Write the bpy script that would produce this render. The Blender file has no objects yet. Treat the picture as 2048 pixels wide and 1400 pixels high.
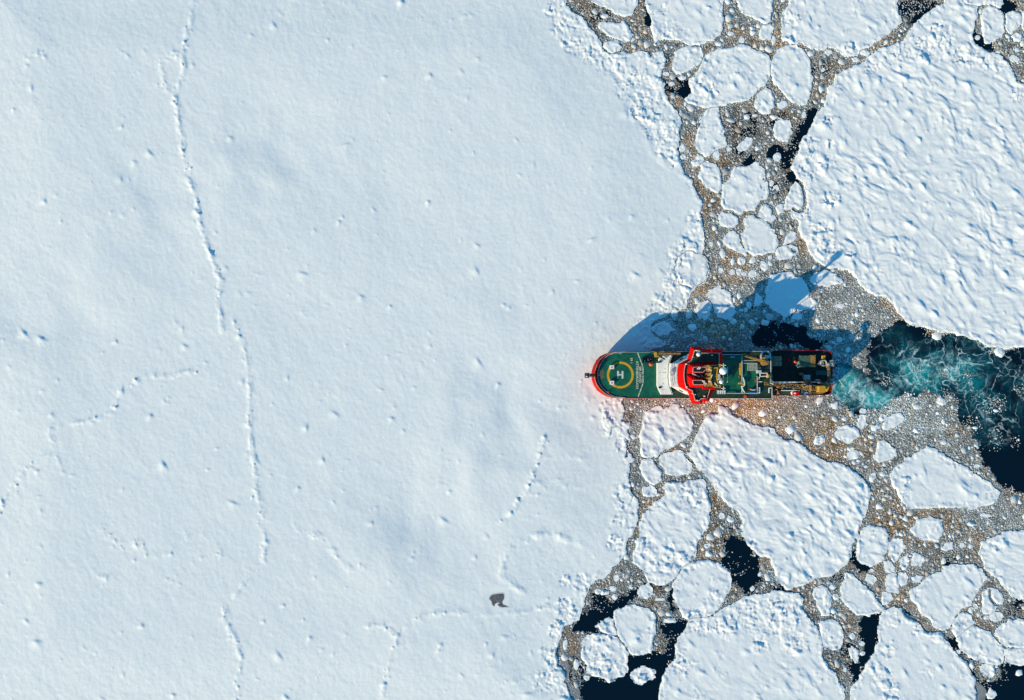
import bpy, bmesh, math, random
import numpy as np
from mathutils import Vector

random.seed(7)
rng = np.random.default_rng(7)
scene = bpy.context.scene
COL = scene.collection

# ---------------------------------------------------------------- camera, sky, sun, exposure
CAM_H = 379.0            # height of the camera above the water, metres
PPM = 3.65               # photo pixels (2048 wide) per metre at water level
cam_d = bpy.data.cameras.new('camera')
cam = bpy.data.objects.new('camera', cam_d)
COL.objects.link(cam)
cam.location = (0, 0, CAM_H)
cam.rotation_euler = (0, 0, 0)
cam_d.sensor_width = 36.0
cam_d.lens = 36.0 * CAM_H / (2048 / PPM)
cam_d.clip_start = 1.0
cam_d.clip_end = 12000.0
scene.camera = cam

SUN_EL = math.radians(21.5)
SUN_AZ = math.atan2(-0.643, -0.766)          # direction towards the sun, in the xy plane
sun_dir = Vector((math.cos(SUN_AZ) * math.cos(SUN_EL), math.sin(SUN_AZ) * math.cos(SUN_EL), math.sin(SUN_EL)))
world = bpy.data.worlds.new('World')
scene.world = world
world.use_nodes = True
wn = world.node_tree
wn.nodes.clear()
w_out = wn.nodes.new('ShaderNodeOutputWorld')
w_bg = wn.nodes.new('ShaderNodeBackground')
w_sky = wn.nodes.new('ShaderNodeTexSky')
w_sky.sky_type = 'NISHITA'
w_sky.sun_disc = False
w_sky.sun_elevation = SUN_EL
w_sky.sun_rotation = math.pi / 2 - SUN_AZ
w_sky.altitude = 0
w_sky.air_density = 1.0
w_sky.dust_density = 0.3
w_sky.ozone_density = 2.0
w_bg.inputs['Strength'].default_value = 0.118
w_tint = wn.nodes.new('ShaderNodeMixRGB')            # clear polar air: a deeper blue
w_tint.blend_type = 'MULTIPLY'
w_tint.inputs['Fac'].default_value = 1.0
w_tint.inputs['Color2'].default_value = (0.28, 1.0, 1.26, 1)
wn.links.new(w_sky.outputs[0], w_tint.inputs['Color1'])
wn.links.new(w_tint.outputs[0], w_bg.inputs['Color'])
wn.links.new(w_bg.outputs[0], w_out.inputs[0])
sun_d = bpy.data.lights.new('sun', 'SUN')
sun_d.energy = 4.95
sun_d.angle = math.radians(0.53)
sun_d.color = (1.0, 0.80, 0.50)
sun = bpy.data.objects.new('sun', sun_d)
COL.objects.link(sun)
sun.rotation_euler = sun_dir.to_track_quat('Z', 'Y').to_euler()
sun.location = sun_dir * 500
scene.view_settings.view_transform = 'Standard'
scene.view_settings.look = 'None'
scene.view_settings.exposure = 0.26
scene.view_settings.gamma = 1.0

# ---------------------------------------------------------------- coordinates
ZONE = {'A': (1080, 0), 'B': (1548, 0), 'C': (1180, 320), 'D': (1548, 320), 'E': (1548, 640),
        'F': (1180, 780), 'G': (1080, 1060), 'H': (1548, 1060)}


def zpx(zone, pts):
    """survey sheets (500 x 340 px, 4.096 times enlarged) to photo pixels"""
    if zone == 'P':
        return [(float(x), float(y)) for x, y in pts]
    ox, oy = ZONE[zone]
    return [(ox + x / 4.096, oy + y / 4.096) for x, y in pts]


def W(px, py, z=0.0):
    """photo pixel at height z to world metres"""
    k = (CAM_H - z) / CAM_H / PPM
    return ((px - 1024) * k, (700 - py) * k, z)


# ---------------------------------------------------------------- object helpers
def tag(o, label=None, cat=None, group=None, kind=None):
    if label:
        o['label'] = label
    if cat:
        o['category'] = cat
    if group:
        o['group'] = group
    if kind:
        o['kind'] = kind
    return o


def link_mesh(name, me, mat=None, parent=None, loc=(0, 0, 0)):
    o = bpy.data.objects.new(name, me)
    COL.objects.link(o)
    o.location = loc
    if parent is not None:
        o.parent = parent
    if mat is not None:
        for m in (mat if isinstance(mat, (list, tuple)) else [mat]):
            me.materials.append(m)
    return o


def np_mesh(name, verts, faces_list, smooth=None):
    """faces_list: list of (n,k) index arrays"""
    me = bpy.data.meshes.new(name)
    verts = np.asarray(verts, dtype=np.float32)
    me.vertices.add(len(verts))
    me.vertices.foreach_set('co', verts.ravel())
    idx = np.concatenate([f.ravel() for f in faces_list]).astype(np.int32)
    sizes = np.concatenate([np.full(len(f), f.shape[1], np.int32) for f in faces_list])
    starts = np.concatenate([[0], np.cumsum(sizes)[:-1]]).astype(np.int32)
    me.loops.add(len(idx))
    me.loops.foreach_set('vertex_index', idx)
    me.polygons.add(len(sizes))
    me.polygons.foreach_set('loop_start', starts)
    me.polygons.foreach_set('loop_total', sizes)
    if smooth is not None:
        sm = np.concatenate([np.full(len(f), s, bool) for f, s in zip(faces_list, smooth)])
        me.polygons.foreach_set('use_smooth', sm)
    me.update(calc_edges=True)
    me.validate()
    return me


# ---------------------------------------------------------------- noise
_tab = rng.random((16, 256, 256)).astype(np.float32) * 2 * np.pi


def perlin(x, y, seed=0):
    xi = np.floor(x).astype(np.int64)
    yi = np.floor(y).astype(np.int64)
    fx = (x - xi).astype(np.float32)
    fy = (y - yi).astype(np.float32)
    t = _tab[seed % 16]
    xi += 37 * seed
    yi += 91 * seed

    def g(ix, iy, dx, dy):
        a = t[iy & 255, ix & 255]
        return np.cos(a) * dx + np.sin(a) * dy
    u = fx * fx * fx * (fx * (fx * 6 - 15) + 10)
    v = fy * fy * fy * (fy * (fy * 6 - 15) + 10)
    a = g(xi, yi, fx, fy)
    b = g(xi + 1, yi, fx - 1, fy)
    c = g(xi, yi + 1, fx, fy - 1)
    d = g(xi + 1, yi + 1, fx - 1, fy - 1)
    return ((a + u * (b - a)) + v * ((c + u * (d - c)) - (a + u * (b - a)))) * 1.5


def fbm(x, y, seed=0, octaves=4, gain=0.5):
    s = 0
    amp = 1.0
    for k in range(octaves):
        s = s + amp * perlin(x, y, seed + k)
        x, y = 2 * (.799 * x - .602 * y) + 3.7, 2 * (.602 * x + .799 * y) + 1.3
        amp *= gain
    return s


def blocks(x, y, cell, seed):
    """tilted Voronoi blocks: height per block and distance between the two nearest centres"""
    r = np.random.default_rng(seed)
    tx, ty, th, ta, tb = r.random((5, 256, 256)).astype(np.float32)
    gx = x / cell
    gy = y / cell
    xi = np.floor(gx).astype(np.int64)
    yi = np.floor(gy).astype(np.int64)
    best = np.full(x.shape, 1e9, np.float32)
    sec = np.full(x.shape, 1e9, np.float32)
    h = np.zeros(x.shape, np.float32)
    for dx in (-1, 0, 1):
        for dy in (-1, 0, 1):
            ix = (xi + dx) & 255
            iy = (yi + dy) & 255
            ex = (gx - (xi + dx + tx[iy, ix])).astype(np.float32)
            ey = (gy - (yi + dy + ty[iy, ix])).astype(np.float32)
            d = ex * ex + ey * ey
            hh = th[iy, ix] ** 1.6 + 0.9 * (ta[iy, ix] - .5) * ex + 0.9 * (tb[iy, ix] - .5) * ey
            m = d < best
            sec = np.where(m, best, np.minimum(sec, d))
            h = np.where(m, hh, h)
            best = np.where(m, d, best)
    return h, np.sqrt(sec) - np.sqrt(best)


def seg_dist(x, y, pts, closed):
    """distance to a polyline (and the inside test when closed)"""
    n = len(pts)
    d2 = np.full(x.shape, 1e12, np.float32)
    inside = np.zeros(x.shape, bool)
    for i in range(n if closed else n - 1):
        ax, ay = pts[i]
        bx, by = pts[(i + 1) % n]
        ex, ey = bx - ax, by - ay
        l2 = ex * ex + ey * ey + 1e-9
        t = np.clip(((x - ax) * ex + (y - ay) * ey) / l2, 0, 1)
        qx = x - ax - t * ex
        qy = y - ay - t * ey
        d2 = np.minimum(d2, qx * qx + qy * qy)
        if closed and ay != by:
            c = (ay > y) != (by > y)
            inside ^= c & (x < (bx - ax) * (y - ay) / (by - ay) + ax)
    d = np.sqrt(d2)
    return np.where(inside, -d, d) if closed else d


def sstep(a, b, x):
    t = np.clip((x - a) / (b - a), 0, 1)
    return t * t * (3 - 2 * t)


# ---------------------------------------------------------------- materials
def new_mat(name):
    m = bpy.data.materials.new(name)
    m.use_nodes = True
    nt = m.node_tree
    return m, nt, nt.nodes['Principled BSDF']


def node(nt, kind, **kw):
    n = nt.nodes.new(kind)
    for k, v in kw.items():
        if k.startswith('i_'):
            n.inputs[k[2:].replace('_', ' ')].default_value = v
        else:
            setattr(n, k, v)
    return n


def paint(name, col, rough=0.5, var=0.12, scale=0.6, metal=0.0, spec=0.4):
    """weathered paint: the base colour broken up by soft stains, plus a little bump"""
    m, nt, b = new_mat(name)
    tc = node(nt, 'ShaderNodeNewGeometry')
    nz = node(nt, 'ShaderNodeTexNoise', i_Scale=scale, i_Detail=6.0, i_Roughness=0.65)
    nt.links.new(tc.outputs['Position'], nz.inputs['Vector'])
    rp = node(nt, 'ShaderNodeValToRGB')
    rp.color_ramp.elements[0].position = 0.3
    rp.color_ramp.elements[1].position = 0.75
    c0 = [max(0, c * (1 - var * 1.6)) for c in col]
    c1 = [min(1, c * (1 + var * 0.6)) for c in col]
    rp.color_ramp.elements[0].color = (*c0, 1)
    rp.color_ramp.elements[1].color = (*c1, 1)
    nt.links.new(nz.outputs['Fac'], rp.inputs['Fac'])
    nt.links.new(rp.outputs['Color'], b.inputs['Base Color'])
    b.inputs['Roughness'].default_value = rough
    b.inputs['Metallic'].default_value = metal
    b.inputs['Specular IOR Level'].default_value = spec
    return m


def snow_mat(name, col, bump=0.25, scale=1.0):
    m, nt, b = new_mat(name)
    g = node(nt, 'ShaderNodeNewGeometry')
    n1 = node(nt, 'ShaderNodeTexNoise', i_Scale=0.05, i_Detail=5.0, i_Roughness=0.55)
    nt.links.new(g.outputs['Position'], n1.inputs['Vector'])
    rp = node(nt, 'ShaderNodeValToRGB')
    rp.color_ramp.elements[0].position = 0.25
    rp.color_ramp.elements[1].position = 0.7
    rp.color_ramp.elements[0].color = (col[0] * .93, col[1] * .955, col[2] * .98, 1)
    rp.color_ramp.elements[1].color = (*col, 1)
    nt.links.new(n1.outputs['Fac'], rp.inputs['Fac'])
    nt.links.new(rp.outputs['Color'], b.inputs['Base Color'])
    b.inputs['Roughness'].default_value = 0.8
    b.inputs['Specular IOR Level'].default_value = 0.15
    n2 = node(nt, 'ShaderNodeTexNoise', i_Scale=0.9 * scale, i_Detail=8.0, i_Roughness=0.62)
    nt.links.new(g.outputs['Position'], n2.inputs['Vector'])
    bp = node(nt, 'ShaderNodeBump', i_Strength=bump, i_Distance=0.35)
    nt.links.new(n2.outputs['Fac'], bp.inputs['Height'])
    nt.links.new(bp.outputs['Normal'], b.inputs['Normal'])
    return m


M = {}
M['snow'] = snow_mat('snow', (0.84, 0.875, 0.872), 0.15)
M['floe'] = snow_mat('floe_snow', (0.85, 0.875, 0.872), 0.2, 1.2)


def attr_mat(name, attr, rough=0.7, bump_scale=2.0, bump=0.4):
    m, nt, b = new_mat(name)
    a = node(nt, 'ShaderNodeAttribute', attribute_name=attr)
    g = node(nt, 'ShaderNodeNewGeometry')
    n = node(nt, 'ShaderNodeTexNoise', i_Scale=bump_scale, i_Detail=5.0)
    nt.links.new(g.outputs['Position'], n.inputs['Vector'])
    bp = node(nt, 'ShaderNodeBump', i_Strength=bump, i_Distance=0.2)
    nt.links.new(n.outputs['Fac'], bp.inputs['Height'])
    nt.links.new(bp.outputs['Normal'], b.inputs['Normal'])
    nt.links.new(a.outputs['Color'], b.inputs['Base Color'])
    b.inputs['Roughness'].default_value = rough
    b.inputs['Specular IOR Level'].default_value = 0.25
    return m


M['brash'] = attr_mat('brash_ice', 'tint')


def slush_mat():
    m, nt, b = new_mat('slush')
    a = node(nt, 'ShaderNodeAttribute', attribute_name='tint')
    g = node(nt, 'ShaderNodeNewGeometry')
    wp = node(nt, 'ShaderNodeTexNoise', i_Scale=1.2, i_Detail=3.0)
    nt.links.new(g.outputs['Position'], wp.inputs['Vector'])
    mx = node(nt, 'ShaderNodeMixRGB', blend_type='ADD', i_Fac=0.35)
    nt.links.new(g.outputs['Position'], mx.inputs['Color1'])
    nt.links.new(wp.outputs['Color'], mx.inputs['Color2'])
    v = node(nt, 'ShaderNodeTexVoronoi', feature='DISTANCE_TO_EDGE', i_Scale=2.6)
    nt.links.new(mx.outputs['Color'], v.inputs['Vector'])
    v2 = node(nt, 'ShaderNodeTexVoronoi', feature='F1', i_Scale=2.6)
    nt.links.new(mx.outputs['Color'], v2.inputs['Vector'])
    bw = node(nt, 'ShaderNodeRGBToBW')
    nt.links.new(v2.outputs['Color'], bw.inputs['Color'])
    edge = node(nt, 'ShaderNodeMapRange', i_From_Min=0.02, i_From_Max=0.14)
    nt.links.new(v.outputs['Distance'], edge.inputs['Value'])
    rp = node(nt, 'ShaderNodeMapRange', i_From_Min=0.2, i_From_Max=0.8, i_To_Min=0.55, i_To_Max=1.5)
    nt.links.new(bw.outputs['Val'], rp.inputs['Value'])
    mul = node(nt, 'ShaderNodeMath', operation='MULTIPLY')
    nt.links.new(edge.outputs[0], mul.inputs[0])
    nt.links.new(rp.outputs[0], mul.inputs[1])
    ad = node(nt, 'ShaderNodeMath', operation='ADD')
    ad.inputs[1].default_value = 0.22
    nt.links.new(mul.outputs[0], ad.inputs[0])
    lo = node(nt, 'ShaderNodeTexNoise', i_Scale=0.16, i_Detail=4.0)
    nt.links.new(g.outputs['Position'], lo.inputs['Vector'])
    lr = node(nt, 'ShaderNodeMapRange', i_From_Min=0.42, i_From_Max=0.6, i_To_Min=0.25, i_To_Max=1.0)
    nt.links.new(lo.outputs['Fac'], lr.inputs['Value'])
    cm = node(nt, 'ShaderNodeMixRGB', blend_type='MULTIPLY')
    nt.links.new(lr.outputs[0], cm.inputs['Fac'])
    nt.links.new(a.outputs['Color'], cm.inputs['Color1'])
    nt.links.new(ad.outputs[0], cm.inputs['Color2'])
    nt.links.new(cm.outputs['Color'], b.inputs['Base Color'])
    bp = node(nt, 'ShaderNodeBump', i_Strength=0.7, i_Distance=0.2)
    nt.links.new(mul.outputs[0], bp.inputs['Height'])
    nt.links.new(bp.outputs['Normal'], b.inputs['Normal'])
    b.inputs['Roughness'].default_value = 0.6
    b.inputs['Specular IOR Level'].default_value = 0.2
    return m


M['slush'] = slush_mat()


def water_mat():
    m, nt, b = new_mat('sea_water')
    g = node(nt, 'ShaderNodeNewGeometry')
    at = node(nt, 'ShaderNodeAttribute', attribute_name='aeration')
    # slow warp of the position so that foam threads curl
    w1 = node(nt, 'ShaderNodeTexNoise', i_Scale=0.045, i_Detail=3.0, i_Distortion=0.6)
    nt.links.new(g.outputs['Position'], w1.inputs['Vector'])
    sc = node(nt, 'ShaderNodeVectorMath', operation='SCALE')
    sc.inputs['Scale'].default_value = 26.0
    nt.links.new(w1.outputs['Color'], sc.inputs[0])
    w2 = node(nt, 'ShaderNodeTexNoise', i_Scale=0.28, i_Detail=4.0)
    nt.links.new(g.outputs['Position'], w2.inputs['Vector'])
    sc2 = node(nt, 'ShaderNodeVectorMath', operation='SCALE')
    sc2.inputs['Scale'].default_value = 4.5
    nt.links.new(w2.outputs['Color'], sc2.inputs[0])
    a1 = node(nt, 'ShaderNodeVectorMath', operation='ADD')
    nt.links.new(g.outputs['Position'], a1.inputs[0])
    nt.links.new(sc.outputs[0], a1.inputs[1])
    a2 = node(nt, 'ShaderNodeVectorMath', operation='ADD')
    nt.links.new(a1.outputs[0], a2.inputs[0])
    nt.links.new(sc2.outputs[0], a2.inputs[1])

    def threads(scale, width):
        v = node(nt, 'ShaderNodeTexVoronoi', feature='DISTANCE_TO_EDGE', i_Scale=scale)
        nt.links.new(a2.outputs[0], v.inputs['Vector'])
        r = node(nt, 'ShaderNodeMapRange', i_From_Min=0.0, i_From_Max=width, i_To_Min=1.0, i_To_Max=0.0)
        nt.links.new(v.outputs['Distance'], r.inputs['Value'])
        return r
    t1 = threads(0.065, 0.03)
    t2 = threads(0.19, 0.08)
    # how milky the water is
    n3 = node(nt, 'ShaderNodeTexNoise', i_Scale=0.05, i_Detail=7.0, i_Roughness=0.6)
    nt.links.new(a1.outputs[0], n3.inputs['Vector'])
    mr = node(nt, 'ShaderNodeMapRange', i_From_Min=0.38, i_From_Max=0.67)
    nt.links.new(n3.outputs['Fac'], mr.inputs['Value'])
    milky = node(nt, 'ShaderNodeMath', operation='MULTIPLY', use_clamp=True)
    nt.links.new(at.outputs['Fac'], milky.inputs[0])
    nt.links.new(mr.outputs[0], milky.inputs[1])
    c1 = node(nt, 'ShaderNodeValToRGB')
    el = c1.color_ramp.elements
    el[0].color = (0.0012, 0.007, 0.015, 1)
    el[1].color = (0.012, 0.33, 0.35, 1)
    e = el.new(0.33)
    e.color = (0.001, 0.06, 0.085, 1)
    ml2 = node(nt, 'ShaderNodeMath', operation='MULTIPLY_ADD', use_clamp=True)
    ml2.inputs[1].default_value = .6
    hot0 = node(nt, 'ShaderNodeAttribute', attribute_name='churn')
    nt.links.new(hot0.outputs['Fac'], ml2.inputs[0])
    nt.links.new(milky.outputs[0], ml2.inputs[2])
    nt.links.new(ml2.outputs[0], c1.inputs['Fac'])
    # foam
    n4 = node(nt, 'ShaderNodeTexNoise', i_Scale=0.35, i_Detail=6.0, i_Roughness=0.7)
    nt.links.new(a1.outputs[0], n4.inputs['Vector'])
    mr4 = node(nt, 'ShaderNodeMapRange', i_From_Min=0.42, i_From_Max=0.54)
    nt.links.new(n4.outputs['Fac'], mr4.inputs['Value'])
    mxt = node(nt, 'ShaderNodeMath', operation='MAXIMUM')
    nt.links.new(t1.outputs[0], mxt.inputs[0])
    m2 = node(nt, 'ShaderNodeMath', operation='MULTIPLY')
    nt.links.new(t2.outputs[0], m2.inputs[0])
    nt.links.new(milky.outputs[0], m2.inputs[1])
    nt.links.new(m2.outputs[0], mxt.inputs[1])
    f1 = node(nt, 'ShaderNodeMath', operation='MULTIPLY')
    nt.links.new(mxt.outputs[0], f1.inputs[0])
    nt.links.new(mr4.outputs[0], f1.inputs[1])
    fa = node(nt, 'ShaderNodeMapRange', i_From_Min=0.1, i_From_Max=0.75)
    nt.links.new(at.outputs['Fac'], fa.inputs['Value'])
    f2 = node(nt, 'ShaderNodeMath', operation='MULTIPLY', use_clamp=True)
    nt.links.new(f1.outputs[0], f2.inputs[0])
    nt.links.new(fa.outputs[0], f2.inputs[1])
    # churned white water right behind the propellers
    hot = node(nt, 'ShaderNodeAttribute', attribute_name='churn')
    hm = node(nt, 'ShaderNodeMath', operation='MULTIPLY')
    nt.links.new(hot.outputs['Fac'], hm.inputs[0])
    n5 = node(nt, 'ShaderNodeTexNoise', i_Scale=0.22, i_Detail=9.0, i_Roughness=0.68, i_Distortion=1.6)
    nt.links.new(g.outputs['Position'], n5.inputs['Vector'])
    mr5 = node(nt, 'ShaderNodeMapRange', i_From_Min=0.46, i_From_Max=0.66)
    nt.links.new(n5.outputs['Fac'], mr5.inputs['Value'])
    nt.links.new(mr5.outputs[0], hm.inputs[1])
    mr6 = node(nt, 'ShaderNodeMapRange', i_From_Min=0.52, i_From_Max=0.8, i_To_Max=0.75)
    nt.links.new(n5.outputs['Fac'], mr6.inputs['Value'])
    sf = node(nt, 'ShaderNodeMath', operation='MULTIPLY')
    nt.links.new(mr6.outputs[0], sf.inputs[0])
    nt.links.new(milky.outputs[0], sf.inputs[1])
    f3 = node(nt, 'ShaderNodeMath', operation='MAXIMUM')
    nt.links.new(f2.outputs[0], f3.inputs[0])
    nt.links.new(sf.outputs[0], f3.inputs[1])
    f2 = f3
    fs = node(nt, 'ShaderNodeMath', operation='ADD', use_clamp=True)
    nt.links.new(f2.outputs[0], fs.inputs[0])
    nt.links.new(hm.outputs[0], fs.inputs[1])
    mixf = node(nt, 'ShaderNodeMixRGB')
    mixf.inputs['Color2'].default_value = (0.62, 0.80, 0.80, 1)
    nt.links.new(fs.outputs[0], mixf.inputs['Fac'])
    nt.links.new(c1.outputs['Color'], mixf.inputs['Color1'])
    nt.links.new(mixf.outputs['Color'], b.inputs['Base Color'])
    b.inputs['Roughness'].default_value = 0.12
    b.inputs['Specular IOR Level'].default_value = 0.35
    nb = node(nt, 'ShaderNodeTexNoise', i_Scale=0.6, i_Detail=4.0)
    nt.links.new(g.outputs['Position'], nb.inputs['Vector'])
    bp = node(nt, 'ShaderNodeBump', i_Strength=0.12, i_Distance=0.3)
    nt.links.new(nb.outputs['Fac'], bp.inputs['Height'])
    nt.links.new(bp.outputs['Normal'], b.inputs['Normal'])
    return m


M['water'] = water_mat()
M['grey_ice'] = paint('grey_ice', (0.30, 0.315, 0.325), 0.35, 0.25, 0.25)
M['dark_slush'] = paint('dark_slush', (0.17, 0.175, 0.18), 0.4, 0.45, 0.7)
M['wet_snow'] = paint('wet_snow', (0.66, 0.70, 0.72), 0.6, 0.15, 0.4)
# ================================================================ ICE
# --- the fast ice sheet on the bow side (edge against the brash, top to bottom)
SHEET = (zpx('P', [(-60, -60), (1110, -60)]) +
         zpx('A', [(205, -10), (215, 40), (290, 110), (350, 150), (390, 200), (440, 270), (500, 350), (515, 400), (560, 450),
                   (650, 430), (740, 448), (800, 422), (890, 430), (905, 475), (945, 430), (1000, 430), (1030, 490), (1015, 560),
                   (1000, 600), (990, 650), (1015, 690), (1030, 760), (1060, 840), (1110, 910), (1150, 960), (1163, 1000),
                   (1150, 1080), (1140, 1160), (1120, 1220), (1130, 1270), (1160, 1330)]) +
         zpx('C', [(760, 60), (785, 110), (825, 170), (860, 230), (880, 290), (913, 330), (910, 420), (912, 500), (930, 570),
                   (935, 660), (940, 720), (920, 770), (955, 830), (972, 900), (965, 960), (935, 1010), (880, 1040), (830, 1090),
                   (800, 1150), (785, 1220), (700, 1240), (620, 1280), (540, 1310), (490, 1350), (520, 1420)]) +
         zpx('P', [(1330, 690), (1300, 702), (1260, 750), (1245, 790)]) +
         zpx('F', [(272, 70), (282, 180), (240, 262), (335, 268), (345, 302), (310, 330), (322, 400), (312, 520), (375, 560),
                   (325, 600), (322, 700), (320, 800), (350, 860), (390, 900), (400, 960), (385, 1030), (370, 1150), (320, 1220),
                   (290, 1330), (250, 1393)]) +
         zpx('G', [(590, 340), (540, 380), (460, 410), (420, 450), (380, 530), (350, 620), (320, 720), (260, 760), (200, 790),
                   (170, 870), (140, 950), (130, 1030), (150, 1100), (200, 1170), (200, 1240), (220, 1300), (270, 1393)]) +
         zpx('P', [(1146, 1460), (-60, 1460)]))

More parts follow.
